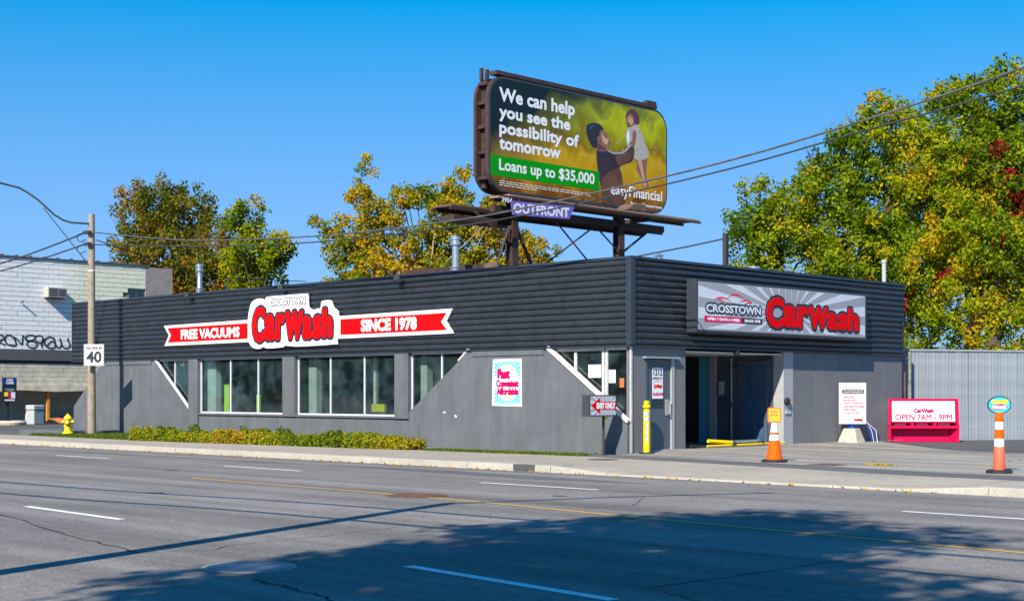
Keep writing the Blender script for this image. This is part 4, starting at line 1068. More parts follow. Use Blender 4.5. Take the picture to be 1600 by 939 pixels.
MB().flat(smooth_poly([(-.14, 1.33), (-.02, 1.35), (.04, 1.365), (.10, 1.34), (.175, 1.30), (.08, 1.26), (-.05, 1.25), (-.16, 1.255)], 3), .0148).build('car_shape', 'magenta', ov)
lettering('OPEN NOW', (-.14, .13, 1.275, 1.32), 'white', ov, .0165, .008)

# rules board on concrete foot
t = thing('rules_board', 'white notice board with pink writing on a blue post beside the side wall', 'sign', (-.25, 10.35, .0), group=None)
t.location = (.02+.35, 10.05, .03)
rbz = upright('notice_frame', None, None, (0, 0, 0)); bpy.data.objects.remove(rbz)
ft = MB(); b0, b1 = .33, .19
ft.add([(-b0, -b0, 0), (b0, -b0, 0), (b0, b0, 0), (-b0, b0, 0), (-b1, -b1, .46), (b1, -b1, .46), (b1, b1, .46), (-b1, b1, .46)],
       [(0, 3, 2, 1), (4, 5, 6, 7), (0, 1, 5, 4), (1, 2, 6, 5), (2, 3, 7, 6), (3, 0, 4, 7)])
f_ = ft.build('foot', 'conc_block', t, bevel=.03); f_.rotation_euler = (0, 0, .1)
MB().box(-.09, .09, -.09, .09, .48, .80).build('post', 'blue_post', t)
pl = MB().prism(rect(-.41, .41, .60, 1.84), -.02, .02).build('board', 'white', t); pl.rotation_euler = (PI/2, 0, math.radians(46)); pl.location = (.10, -.12, 0)
def on_board(o): o.parent = pl; return o
def btext(body, box, m, bold): on_board(lettering(body, box, m, None, .0225, bold))
for a, b, c, d in ((-.39, .39, 1.81, 1.825), (-.39, .39, .615, .63), (-.395, -.38, .62, 1.82), (.38, .395, .62, 1.82)):
    MB().flat(rect(a, b, c, d), .0215+.0002*(a+1)).build('border', 'sign_grey', pl)
btext('Attention Customers', (-.29, .31, 1.69, 1.75), 'pink_pale', .002)
MB().prism(rrect(-.33, .36, 1.50, 1.65, .07), .0215, .0225).build('pill', 'navy', pl)
on_board(lettering('CAR WASH IS NOT SAFE FOR', (-.29, .32, 1.59, 1.625), 'white', None, .024, .0008)); on_board(lettering('WE ARE NOT RESPONSIBLE FOR', (-.29, .32, 1.53, 1.565), 'white', None, .024, .0008))
for i, (s_, x1) in enumerate((('WIPER BLADES', .04), ('MAG SELECTORS', .08), ('LUGGAGE, SKI & BIKE RACKS', .32), ('LOOSE CHROME OR MOLDINGS', .35), ('POWER ANTENNAS', .12), ('CUT AND STICK FINS', .2))):
    z = 1.41-.096*i; btext(s_, (-.28, x1, z-.024, z+.024), 'magenta', .003)
    MB().flat(rect(-.33, -.31, z-.01, z+.01), .0225).build('bullet', 'black_ink', pl)
btext('Thank You', (-.25, -.02, .76, .795), 'black_ink', .001)
btext('CarWash', (.05, .30, .69, .75), 'red', .012)
for k in range(4):
    q = [(.09, .05, .72-.03*k), (.2+.06*k, .14, .76-.02*k), (.32+.05*k, .24, .66-.03*k), (.42+.05*k, .32+.04*k, .4), (.46+.06*k, .42, .02)]
    MB().tube(q, .009, 5).build('hose', 'white' if k % 2 else 'blue_post', t, True)
t = thing('loose_hose', 'thin brown hose lying along the foot of the side wall', 'hose', (.3, 8.0, .07))
MB().tube([(-.05, 0, 0), (.15, .9, 0), (.05, 1.8, 0), (.3, 2.6, 0), (.25, 3.8, 0), (.1, 5.0, 0)], .015, 5).build('hose', 'pipe_green', t, True)

# bench with advert panel
bn = upright('advert_bench', 'hot pink plastic bench with white opening hours panel in front of fence', 'bench', (.67, 13.75, 0), math.radians(44.35))
def sidep(u0, u1):
    mb = MB().prism([(-.42, 0), (.32, 0), (.34, .52), (.30, .56), (.22, 1.38), (.14, 1.38), (.06, .60), (-.42, .52)], u0, u1)
    mb.v = [(z, y, x) for x, y, z in mb.v]; mb.f = [f[::-1] for f in mb.f]; return mb
for a, b in ((-1.12, -1.06), (1.06, 1.12)): sidep(a, b).build('side_panel', 'pink', bn)
MB().prism(rect(-1.06, 1.06, 1.31, 1.38), .13, .23).build('top_rail', 'pink', bn)
bpk = MB().prism(rect(-1.06, 1.06, 0, .70), -.03, 0).build('backrest', 'pink', bn); bpk.location = (0, .62, .25); TL = .07; bpk.rotation_euler = (-TL, 0, 0)
pn = MB().prism(rect(-1.0, 1.0, .02, .66), .004, .012).build('sign_panel', 'white', bn); pn.location = (0, .64, .25); pn.rotation_euler = (-TL, 0, 0)
o = lettering('OPEN 7AM - 9PM', (-.90, .90, .06, .24), 'magenta', None, .016, .006); o.parent = pn
o = lettering('CarWash', (-.30, .32, .30, .42), 'magenta', None, .016, .012); o.parent = pn
o = lettering('CROSSTOWN', (-.12, .30, .45, .485), 'sign_grey', None, .016, .001); o.parent = pn
MB().prism(rect(-1.06, 1.06, .44, .52), -.10, .36).build('seat', 'pink', bn)
for u in (-.36, .36): MB().prism(rect(u-.04, u+.04, .52, .64), .10, .27).build('divider', 'pink', bn)
MB().prism(rect(-1.06, 1.06, .52, .64), -.02, .0).build('slot_back', 'rubber', bn)
for u in (-.7, .0, .7): MB().prism(rect(u-.2, u+.18, .53, .60), .02, .12).build('litter_lid', 'bin', bn)
MB().prism(rect(-1.06, 1.06, 0, .44), .00, .04).build('kick_panel', 'pink', bn)
MB().add([(-1.06, 0, .30), (-.78, .0, -.11), (-.78, .43, -.11), (-1.06, .43, .30)], [(0, 1, 2, 3)]).build('corner_web', 'pink', bn)
MB().add([(1.06, 0, .30), (.78, .0, -.11), (.78, .43, -.11), (1.06, .43, .30)], [(3, 2, 1, 0)]).build('corner_web', 'pink', bn)

# fence of upright boards
fd = Vector((.48, .877, 0)).normalized(); fphi = math.atan2(fd.y, fd.x)
fn = upright('board_fence', 'tall blue grey fence of narrow upright boards beside the driveway', 'fence', (-.38, 14.35, 0), fphi)
bmeshes = []
for k in range(5):
    j = random.uniform(-.004, .004); bmeshes.append(MB().box(.004+abs(j), (.112, .119, .117, .122, .114)[k], -.05, 2.93+random.uniform(-.015, .015), -.012, .012, (.001, .25, .5, .75, 1)[k]).mesh('board'))
for k in range(120):
    o = link('board', bmeshes[random.randrange(5)], 'fence', fn); o.location = (k*.127, 0, random.uniform(-.006, .006)); o.rotation_euler = (0, 0, random.uniform(-.002, .002))
MB().prism(rect(-.05, 15.2, 2.94, 3.0), -.05, .05).build('cap_rail', 'fence', fn)
for v0 in (.4, 1.5, 2.6): MB().prism(rect(0, 15.2, v0, v0+.09), -.06, -.02).build('rail', 'fence', fn)
MB().prism(rect(0, 15.2, 0, 2.9), -.075, -.065).build('backing', 'dark', fn)
t = thing('gate_post', 'reddish timber post with a green pipe at the back corner of the car wash', 'post', (-.20, 14.0, 0))
MB().box(-.13, .10, -.1, .12, 0, 2.98).build('post', 'wood_red', t)
MB().tube([(.20, .22, 0), (.20, .22, 2.9)], .055, 10).build('pipe', 'pipe_green', t)
MB().tube([(-.02, -1.2, 2.62), (-.02, .25, 2.70)], .045, 8).build('arm', 'wood_red', t)
MB().tube([(-.02, -1.25, 2.62), (.2, .25, 2.69)], .02, 6).build('brace', 'pipe_green', t)

# hose and barrier on the bay threshold
t = thing('yellow_hose', 'yellow and grey hose lying across the threshold of the wash bay', 'hose', (.15, 2.3, .10))
MB().tube([(0, .05, .05), (-.02, .7, .02)], .03, 8).build('coupling', 'rubber', t)
MB().tube([(-.1, .95, .16), (.0, 1.9, .10)], .05, 10).build('yellow_roll', 'yellow', t, True)
MB().tube([(-.02, .8, .03), (.02, 2.0, .03), (.05, 3.2, .03), (0, 4.5, .04)], .026, 8).build('yellow_tube', 'yellow', t, True)
MB().tube([(-.02, 1.9, .12), (-.02, 3.25, .12)], .04, 8).build('grey_bar', 'galv', t, True)
for y in (1.95, 3.3): MB().tube([(0, y-.06, .07), (0, y+.06, .07)], .075, 10).build('clamp', 'steel_dark', t)

# inside the bay: lime panels and a yellow guard
tag(MB().box(-18.75, -18.45, .5, .6, .1, 1.85).build('washing_guard', 'lime'), 'lime yellow upright guard seen through the second window', 'guard')
tag(MB().box(-10.75, -10.1, .4, .48, .98, 1.22).build('roller_guard', 'yellow'), 'low yellow guard rail seen through the third window', 'guard')
tag(MB().box(-17.0, -16.88, .6, .7, .1, 1.5).build('lime_marker', 'lime'), 'thin lime upright seen through the middle pane of the second window', 'guard')
tb = MB()
t = thing('brush_column', 'dark vertical brush column standing in the wash bay behind windows', 'brush', (-15.4, 3.6, .06))
MB().lathe([(.35, .1), (.42, .5), (.40, 2.2), (.3, 2.5)], 16).build('bristles', 'sign_blue', t); MB().lathe([(.05, 0), (.05, 2.6)], 8).build('shaft', 'galv', t)

# hydrant
t = thing('fire_hydrant', 'yellow fire hydrant on the grass left of the utility pole', 'fire hydrant', (-24.4, -2.35, -.02))
MB().lathe([(.13, 0), (.13, .10), (.11, .12)], 16).build('foot', 'cast_iron', t)
MB().lathe([(.115, .10), (.20, .11), (.20, .15), (.125, .19), (.125, .36), (.15, .37), (.15, .40), (.125, .42), (.125, .62), (.15, .64), (.15, .67), (.12, .72), (.06, .78), (.035, .79), (.035, .83)], 20).build('barrel', 'hyd_yellow', t, True)
MB().tube([(.08, -.06, .52), (.17, -.13, .52), (.19, -.145, .52)], [.085, .085, .06], 14).build('pumper_cap', 'hyd_yellow', t, True)
MB().tube([(.145, -.11, .52), (.150, -.115, .52)], [.112, .112], 16).build('cap_ring', 'rubber', t)
MB().tube([(-.1, -.08, .54), (-.18, -.12, .54)], .05, 12).build('side_cap', 'hyd_yellow', t); MB().tube([(.08, .09, .54), (.15, .16, .54)], .05, 12).build('side_cap', 'hyd_yellow', t)
tag(MB().box(-27.8, -24.4, -2.5, -.2, -.1, .17).build('low_wall_block', 'wall', bevel=.02), 'low grey concrete block beside the hydrant at the wall end', 'kerb block')

# ------------------------------------------------------------------ neighbouring block building
nb = upright('block_building', 'white painted concrete block building with graffiti left of the car wash', 'building', (-44.5, 0, 0), PI/2)
flatp('wall', rect(-6, 13.2, 3.1, 8.28), -12, -.06, 'mortar', nb)
wl = nb.children[-1] if False else [c for c in nb.children][0]
flatp('wall', rect(-6, 13.2, 1.72, 3.1), -12, -.06, 'mortar', nb)
flatp('rear_recess_wall', rect(-6, 13.2, -.1, 1.73), -12, -2.2, 'blocklow', nb)
flatp('render_wall', rect(13.2, 14.85, -.1, 8.24), -11.9, .0, 'stucco', nb)
flatp('coping', rect(-6, 13.25, 8.28, 8.36), -12, .06, 'band', nb)
for k in range(12): flatp('coping_clip', rect(4.3+.75*k, 4.42+.75*k, 8.36, 8.42), -.1, .05, 'band', nb)
bms = {}
def block_mesh(w_, h_, tint_, k):
    key = (round(w_, 2), round(h_, 2), tint_, k)
    if key not in bms:
        j = .004; mb = MB(); x0, x1, y0, y1 = .008, w_-.008, .008, h_-.008
        mb.add([(x0, y0, -.07), (x1, y0, -.07), (x1, y1, -.07), (x0, y1, -.07), (x0+j, y0+j, 0), (x1-j, y0+j, 0), (x1-j, y1-j, 0), (x0+j, y1-j, 0)],
               [(4, 5, 6, 7), (0, 1, 5, 4), (1, 2, 6, 5), (2, 3, 7, 6), (3, 0, 4, 7)], max(.001, tint_)); bms[key] = mb.mesh('block')
    return bms[key]
nrow = 19; bh = (8.27-3.71)/nrow; bl = .565; rest = MB()
for r_ in range(nrow):
    u = 4.5-(bl/2 if r_ % 2 else 0)
    while u < 13.19:
        a = max(u, 4.3); b = min(u+bl, 13.2); v0 = 3.71+r_*bh
        if b-a > .06 and not (a < 13.17 and b > 12.15 and v0 < 7.05 and v0+bh > 6.47):
            yel = max(0, min(1, (b-7.5)/2.2))*(1 if v0 > 6 else .35)
            t_ = [0, .25, .5, .75, 1][int(round(max(0, min(1, yel+random.uniform(-.15, .15)))*4))]
            o = link('block', block_mesh(b-a, bh, t_, random.randint(0, 1)), 'blockwall', wl); o.location = (a, v0, random.uniform(-.012, .004))
        u += bl
for r_ in range(nrow):
    u = -6+(bl/2 if r_ % 2 else 0)
    while u < 4.28:
        b = min(u+bl, 4.29); j = random.uniform(-.01, .004)
        rest.box(u+.008, b-.008, 3.71+r_*bh+.008, 3.71+(r_+1)*bh-.008, -.07, j, .2); u += bl
tag(rest.build('block_courses', 'blockwall', nb), kind='stuff')
low = MB()
for r_ in range(5):
    u = -6+(bl/2 if r_ % 2 else 0)
    while u < 13.18:
        b = min(u+bl, 13.19); low.box(u+.006, b-.006, 1.90+r_*.228+.006, 1.90+(r_+1)*.228-.006, -.07, random.uniform(-.008, .004)); u += bl
tag(low.build('block_courses', 'blocklow', nb), kind='stuff')
flatp('lip', [(-6, 1.62), (2, 1.66), (4.8, 1.60), (6, 1.68), (8, 1.60), (10, 1.66), (13.18, 1.64), (13.18, 1.90), (-6, 1.90)], -.08, .10, 'blocklow', nb)
flatp('band', rect(-6, 13.2, 3.17, 3.70), -.05, .10, 'band', nb)
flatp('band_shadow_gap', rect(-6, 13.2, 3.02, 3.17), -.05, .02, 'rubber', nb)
for u in (7.63, 9.62): MB().box(u-.07, u+.07, -.05, 1.66, -.22, -.08).build('post', 'orange_post', nb)
f = MB().prism(rect(12.15, 13.17, 6.47, 7.06), -.12, -.055).build('window', 'stucco', nb)
MB().prism(rect(12.22, 12.62, 6.53, 7.0), -.05, -.045).build('pane', 'window_dark', f); MB().prism(rect(12.66, 13.1, 6.53, 7.0), -.05, -.045).build('pane', 'window_dark', f)
# spray tag, stroke by stroke (u = along wall, v = height)
def gpt(px, py): return (4.96+px*(8.9-4.96)/1260, 4.41-(py-270)*(.60/240))
G = [[(-160, 280), (-150, 470)], [(-160, 285), (-60, 300), (10, 270), (70, 300), (60, 360), (0, 400), (40, 440), (110, 480)],
     [(200, 270), (130, 280), (90, 350), (130, 450), (200, 475), (280, 465), (250, 340), (190, 280)], [(235, 300), (300, 350), (375, 450), (390, 360), (400, 280), (440, 330), (460, 380)],
     [(590, 330), (600, 275), (510, 262), (450, 300), (480, 370), (590, 390), (640, 450), (590, 510), (500, 495), (465, 440), (500, 390), (590, 345)],
     [(745, 330), (720, 275), (650, 270), (600, 330), (650, 400), (730, 390), (750, 310), (725, 400), (720, 510)],
     [(930, 330), (870, 285), (790, 320), (765, 400), (800, 480), (900, 510), (960, 470), (930, 390), (880, 385), (800, 470)],
     [(930, 290), (950, 370), (980, 480), (1040, 490), (1070, 420), (1050, 350), (1035, 300)], [(1040, 320), (1070, 430), (1110, 495), (1190, 495), (1220, 440), (1180, 340), (1190, 290)],
     [(1280, 478), (1305, 482)], [(1375, 478), (1398, 482)]]
for i, L_ in enumerate(G):
    q = smooth_poly([gpt(*p) for p in L_], 5, False); n = len(q)
    ribbon(q, [.075 if n > 8 else .11]*n, .008+.0012*i).build('spray_stroke', 'graffiti', nb)
ac = upright('air_conditioner', 'beige window air conditioner sticking out of the white block wall', 'air conditioner', (-44.5, 7.82, 6.35), PI/2)
flatp('housing', rect(-.52, .52, 0, .52), .01, .50, 'unit', ac).modifiers.new('b', 'BEVEL').width = .02
flatp('grille', rect(-.46, .02, .06, .46), .501, .51, 'band', ac)
for k in range(6): flatp('louvre', rect(.06, .46, .08+.065*k, .12+.065*k), .501, .515, 'band', ac)
for (a, b, z) in ((-.4, .4, .0),): flatp('bracket', rect(a, b, -.06, -.005), .05, .45, 'steel_dark', ac)
tag(MB().tube([(-44.45, 6.1, 6.05), (-44.2, 6.1, 6.1)], .04, 6).build('wall_fixture', 'cast_iron'), 'small dark fixture on the white block wall left of the air conditioner', 'fixture')
t = upright('car_care_sign', 'dark blue price board on a post in front of the block building', 'sign', (-43.0, 4.72, 0), PI/2)
flatp('post', rect(-.12, .02, 0, 1.15), -.08, .0, 'navy', t)
flatp('board', rect(-.36, .36, 1.10, 2.29), 0, .08, 'navy', t)
flatp('top_panel', rect(-.33, .35, 1.94, 2.27), .081, .085, 'sign_blue', t)
lettering('CAR', (-.16, .16, 2.12, 2.23), 'white', t, .088, .008); lettering('CARE', (-.19, .19, 1.98, 2.08), 'white', t, .088, .008)
flatp('panel', smooth_poly([(-.26, 1.75), (.26, 1.76), (.15, 1.62), (-.12, 1.62)], 3), .081, .085, 'pipe_green', t)
for a, b, c, d, m in ((-.28, -.1, 1.38, 1.58, 'yellow_ink'), (-.09, .06, 1.28, 1.58, 'magenta'), (.07, .28, 1.28, 1.58, 'pale_letter'), (-.26, .26, 1.16, 1.23, 'pale_letter')):
    flatp('price_card', rect(a, b, c, d), .081, .085, m, t)
t = thing('stone_planter', 'low round stone ring at the foot of the blue price board', 'planter', (-42.6, 4.7, 0))
MB().lathe([(.62, 0), (.66, .12), (.60, .20), (.45, .20), (.42, .1)], 18).build('ring', 'conc_block', t)
t = thing('litter_bin', 'grey square litter bin standing in front of the shaded recess', 'litter bin', (-43.0, 6.05, 0), (0, 0, .25))
MB().box(-.32, .32, -.32, .32, 0, .68).build('body', 'bin', t, bevel=.03); MB().box(-.34, .34, -.34, .34, .70, .95).build('hood', 'bin', t, bevel=.05)
MB().box(-.28, .28, -.28, .28, .68, .70).build('gap', 'rubber', t)
for (x, y, s, m, lb) in ((-43.6, 7.6, .5, 'tarp_red', 'crumpled orange and white tarp on the ground right of the litter bin'), (-43.7, 8.9, .6, 'tarp_dark', 'dark heap of sheeting on the ground under the overhang'), (-43.5, 4.2, .5, 'tarp_dark', 'dark bundle on the ground beside the price board post')):
    prof = MB(); n = 12
    vs = [(0, 0, .30*s/.5)]; 
    for rr, z in ((.5, .2), (1.0, .02)):
        for k in range(n): a = 2*PI*k/n; r_ = rr*s*random.uniform(.75, 1.2); vs.append((r_*math.cos(a)*1.0, r_*math.sin(a)*1.5, z*random.uniform(.7, 1.4)))
    fs = [(0, 1+k, 1+(k+1) % n) for k in range(n)]+[(1+k, 1+n+k, 1+n+(k+1) % n, 1+(k+1) % n) for k in range(n)]
    o = prof.add(vs, fs).build('tarp', m); o.location = (x, y, 0); tag(o, lb, 'tarp')

# ------------------------------------------------------------------ vegetation
L_green = leaf_mat('autumn_leaf', [(0, (.04, .085, .004)), (.25, (.11, .19, .006)), (.5, (.25, .32, .008)), (.72, (.50, .42, .008)), (.88, (.52, .27, .012)), (.95, (.34, .012, .02))])
L_brown = leaf_mat('russet_leaf', [(0, (.07, .10, .012)), (.35, (.17, .18, .015)), (.65, (.32, .20, .02)), (1, (.42, .20, .03))])
L_gold = leaf_mat('golden_leaf', [(0, (.11, .17, .012)), (.3, (.25, .27, .015)), (.6, (.50, .35, .012)), (1, (.62, .34, .012))])
L_hedge = leaf_mat('hedge_leaf', [(0, (.08, .14, .015)), (.4, (.28, .32, .015)), (.7, (.42, .34, .015)), (1, (.42, .18, .03))])
L_grass = leaf_mat('grass_blade', [(0, (.06, .12, .015)), (1, (.16, .22, .03))])

tree('broadleaf_tree', 'russet and green tree with bare top twigs above the white block building', None, (-49.2, 17.6, 0), (-48.8, 17.6, 8.5),
     [(-50.6, 17.1, 12.0, 1.86), (-49.0, 18.6, 11.6, 2.0), (-49.0, 17.3, 9.4, 2.2), (-51.3, 16.4, 10.1, 1.5), (-47.4, 18.8, 9.0, 1.84), (-47.6, 17.2, 7.9, 1.3), (-50.4, 17.3, 13.3, 1.0), (-50.2, 17, 8.2, 1.5), (-45.6, 18.6, 8.6, 1.7), (-46.0, 18.8, 10.4, 1.2), (-45.4, 18.2, 6.6, 1.3), (-48.5, 17.5, 7.0, 1.5)],
     L_brown, 'bark', per=2.5, npc=64, spread=.46, size=.165, tint=.34, tvar=.36, tr=.3, twigs=26)
tree('broadleaf_tree', 'dense green tree beside the russet tree behind the left roof', None, (-42.2, 18.5, 0), (-42, 18.4, 7.5),
     [(-42.2, 18.3, 11.0, 1.26), (-42.0, 18.5, 9.2, 1.6), (-41.0, 19.4, 9.2, 1.15), (-42.6, 17.9, 8.0, 1.4), (-41.5, 19.0, 7.8, 1.2), (-42.6, 18, 6.4, 1.2)],
     L_green, 'bark', per=3.4, npc=66, spread=.44, size=.165, tint=.50, tvar=.22, tr=.2, twigs=6)
tree('plane_tree', 'golden open crowned tree with pale branches left of the billboard', None, (-28.2, 18.0, 0), (-28.0, 18.0, 6.2),
     [(-30.0, 16.2, 11.1, .92), (-30.6, 15.7, 9.0, 1.1), (-29.3, 16.9, 9.3, 1.3), (-28.5, 17.8, 10.8, 1.05), (-27.1, 19.0, 10.8, 1.2), (-28.0, 18.2, 8.4, 1.5), (-26.7, 19.5, 8.7, 1.35), (-28.8, 16.0, 7.4, 1.1),
      (-25.5, 20.6, 9.0, 1.15), (-24.9, 22.0, 8.6, 1.0), (-29.8, 15.3, 7.1, .9), (-26.4, 18.4, 7.1, 1.2), (-24.5, 20.3, 7.1, 1.1), (-29.9, 16.4, 12.4, .5), (-26.6, 19.4, 12.0, .5), (-31.0, 15.2, 8.2, .8), (-28.4, 17, 6.2, 1.3), (-25.5, 19.2, 6.2, 1.2), (-30.6, 15.4, 6.2, 1.1), (-31.4, 14.6, 9.4, .7), (-30.2, 16.2, 8.0, 1.2), (-27.4, 18.3, 5.6, 1.4), (-29.6, 16.6, 10.0, 1.1), (-27.0, 18.8, 9.8, 1.3), (-25.6, 20.2, 7.6, 1.3), (-24.0, 21.4, 8.0, 1.2), (-25.0, 20.2, 10.4, 1.0), (-28.8, 17.4, 6.6, 1.4)],
     L_gold, 'bark_pale', per=4.4, npc=58, spread=.35, size=.15, tint=.42, tvar=.3, tr=.2, twigs=0, shell=.35, limbs=48)
tree('broadleaf_tree', 'yellow green tree at the left end of the right hand wood', None, (-10.2, 21.6, 0), (-10.2, 21.6, 6.5),
     [(-10.6, 21.2, 7.2, 1.18), (-11.0, 22.2, 8.9, 1.25), (-9.7, 22.1, 7.7, 1.58), (-11.5, 21.8, 10.2, .6), (-8.6, 20.4, 5.2, 1.4), (-11.1, 20.8, 6.1, .95), (-10.2, 20.5, 5.2, 1.3), (-7.6, 21.5, 5.8, 1.5), (-9.0, 22.6, 9.4, 1.1), (-11.7, 21.6, 8.2, 1.1), (-11.4, 21.5, 6.4, 1.1), (-9.9, 22.8, 9.6, .9), (-10.3, 21.6, 8.8, 1.1)],
     L_green, 'bark', per=3.0, npc=78, spread=.42, size=.14, tint=.36, tvar=.22, tr=.2, red=[(-10.5, 21, 7.6, .6), (-8, 21, 8.4, .5)], twigs=4)
tree('broadleaf_tree', 'tall leafy tree with a rounded top in the middle of the right hand wood', None, (-7.8, 25.6, 0), (-7.8, 25.6, 9),
     [(-9.6, 25.0, 10.0, 1.9), (-8.3, 26.3, 12.1, 1.85), (-8.2, 26.4, 13.4, 1.05), (-8.0, 23.8, 7.2, 2.1), (-6.4, 26.7, 9.9, 2.1), (-9.8, 25.0, 11.8, .75), (-7.1, 27.4, 12.8, 1.15), (-6.2, 25.2, 7.4, 2.0), (-7.2, 24.6, 5.2, 1.8), (-5.8, 27.4, 11.6, 1.3)],
     L_green, 'bark', per=2.8, npc=78, spread=.44, size=.145, tint=.42, tvar=.24, tr=.3, red=[(-7.5, 23.5, 8.6, .7), (-6.4, 24.4, 6.0, .6)], twigs=6)
tree('broadleaf_tree', 'tallest tree of the right hand wood under the crossing cables', None, (-6.0, 32.0, 0), (-6.0, 32.0, 11),
     [(-7.7, 32.3, 13.4, 2.1), (-6.5, 33.6, 14.8, 1.6), (-5.7, 31.6, 10.9, 2.3), (-4.4, 33.0, 12.4, 2.0), (-7.7, 32.5, 15.1, .95), (-4.2, 32.8, 10.3, 2.1), (-7.9, 30.9, 10.5, 1.9), (-6.0, 30.8, 8.2, 2.2), (-3.0, 32.0, 8.5, 2.0), (-5.9, 33.6, 15.3, .9), (-2.6, 34.5, 11.4, 1.7)],
     L_green, 'bark', per=2.3, npc=78, spread=.47, size=.16, tint=.40, tvar=.2, tr=.35, red=[(-5.7, 30.6, 10.4, 2.0), (-4.9, 31, 9.0, 1.6)], twigs=8)
tree('vine_covered_tree', 'low tree tangled with red creeper just behind the board fence', None, (-3.0, 24.4, 0), (-3.0, 24.4, 5.5),
     [(-4.2, 23.2, 6.2, 1.9), (-2.6, 24.8, 6.9, 2.05), (-1.2, 26.1, 6.4, 1.9), (-2.4, 22.6, 4.2, 1.4), (-4.1, 22.4, 4.2, 1.3), (-.8, 24.2, 4.2, 1.35), (-.2, 25.8, 4.4, 1.5), (-4.4, 22.2, 2.6, 1.2), (-2.6, 22.6, 2.4, 1.2), (-1.0, 23.6, 2.6, 1.2), (.3, 26.4, 7.4, 1.6), (-3.6, 24.2, 8.2, 1.2)],
     L_green, 'bark', per=3.0, npc=82, spread=.40, size=.13, tint=.48, tvar=.22, tr=.2, red=[(-4.5, 23.0, 6.4, 1.5), (-5.0, 22.8, 5.0, 1.2), (-4.3, 22.0, 2.8, 1.3), (-2.0, 24.0, 8.0, 1.0), (-1.5, 23.5, 5.5, .8)], twigs=0)

# roadside tree and lamp pole beside the photographer; their shade lies on the road
def shade(sx, sy, h, r):
    h += 4
    return (sx+.435*h, sy-1.203*h, h, r)
tree('street_tree', 'leafy roadside tree beside the photographer whose shade lies on the road', None, (20.2, -31.5, 0), (20.0, -31.5, 9),
     [shade(13.3, -13.4, 9.5, 1.7), shade(12.9, -16.2, 9.0, 2.0), shade(14.9, -15.6, 10, 1.7), shade(13.3, -19.0, 8.6, 2.1), shade(15.6, -18.6, 9.5, 2.3), shade(13.6, -21.8, 7.6, 1.9), shade(17.2, -19.0, 9.0, 1.9),
      shade(16.2, -22.0, 8, 2.2), shade(18.8, -21.5, 8, 2.0), shade(12.6, -12.3, 10.4, .8), shade(15.4, -13.6, 10.8, .9)],
     L_green, 'bark', per=1.45, npc=60, spread=.56, size=.24, tint=.4, tvar=.2, tr=.25, shell=.15)
lp = thing('lamp_pole', 'wooden lamp pole beside the photographer casting the long road shadow', 'utility pole', (11.5, -24.7, 0))
MB().tube([(0, 0, -.1), (0, 0, 9.4)], [.17, .13], 14).build('shaft', 'wood_pole', lp, True)
MB().tube([(0, .1, 9.2), (.5, 1.0, 9.5), (1.2, 2.3, 9.85), (1.9, 3.4, 10.05), (2.6, 4.6, 10.1)], .06, 8).build('lamp_arm', 'lamp_steel', lp, True)
def cable(name, pts, r, m, label, n=6, par=None):
    q = smooth_poly3(pts, n); return tag(MB().tube(q, r, 5, True).build(name, m, None, True), label, 'cable')
def smooth_poly3(pts, n):
    out = []; N_ = len(pts)
    for i in range(N_-1):
        p = [np.array(pts[min(max(i+k, 0), N_-1)], float) for k in (-1, 0, 1, 2)]
        for j in range(n):
            t = j/n; out.append(tuple(.5*((2*p[1])+(-p[0]+p[2])*t+(2*p[0]-5*p[1]+4*p[2]-p[3])*t*t+(-p[0]+3*p[1]-3*p[2]+p[3])*t**3)))
    return out+[pts[-1]]
Y0 = -1.6
cable('overhead_cable', [(-23.85, Y0, 7.38), (-20.31, Y0, 6.92), (-16.8, Y0, 6.57), (-10.72, Y0, 6.27), (-5.37, Y0, 6.24), (-1.98, Y0, 6.37), (3.73, Y0, 6.81), (7.74, Y0, 7.33), (11.26, Y0, 7.90), (17.5, Y0, 9.1)], .025, 'wire_bare', 'upper of the two overhead cables crossing in front of the billboard')
cable('overhead_cable', [(-23.85, Y0, 6.93), (-16.8, Y0, 6.38), (-10.72, Y0, 6.09), (-5.37, Y0, 6.07), (-1.98, Y0, 6.19), (3.73, Y0, 6.62), (7.74, Y0, 7.11), (11.26, Y0, 7.55), (17.5, Y0, 8.5)], .020, 'wire', 'lower of the two overhead cables crossing in front of the billboard')
cable('overhead_cable', [(-24.1, -1.75, 7.40), (-27.5, -1.7, 7.0), (-31.14, Y0, 6.69), (-38, Y0, 6.3)], .032, 'wire', 'upper cable running left from the utility pole')
cable('overhead_cable', [(-24.1, -1.75, 6.98), (-27.5, -1.7, 6.65), (-31.14, Y0, 6.39), (-38, Y0, 6.0)], .028, 'wire', 'lower cable running left from the utility pole')
cable('service_cable', [(-23.9, -1.5, 7.11), (-23.9, -.2, 6.81), (-26.2, 3.2, 6.54), (-28.5, 6.5, 6.49), (-32.0, 14.3, 6.88)], .020, 'wire', 'thin service cable dropping from the pole behind the car wash roof')
def twin(y, h, lab): cable('overhead_cable', [(-40, y, h-.2), (-20, y, h-.6), (-5, y, h-.75), (4, y, h-.5), (11.5, y+.2, h), (30, y, h+.4)], .05, 'wire', lab)
twin(-24.6, 8.0, 'upper cable along the photographer side of the street casting a thin road shadow')
twin(-24.9, 6.9, 'lower cable along the photographer side of the street casting a thin road shadow')
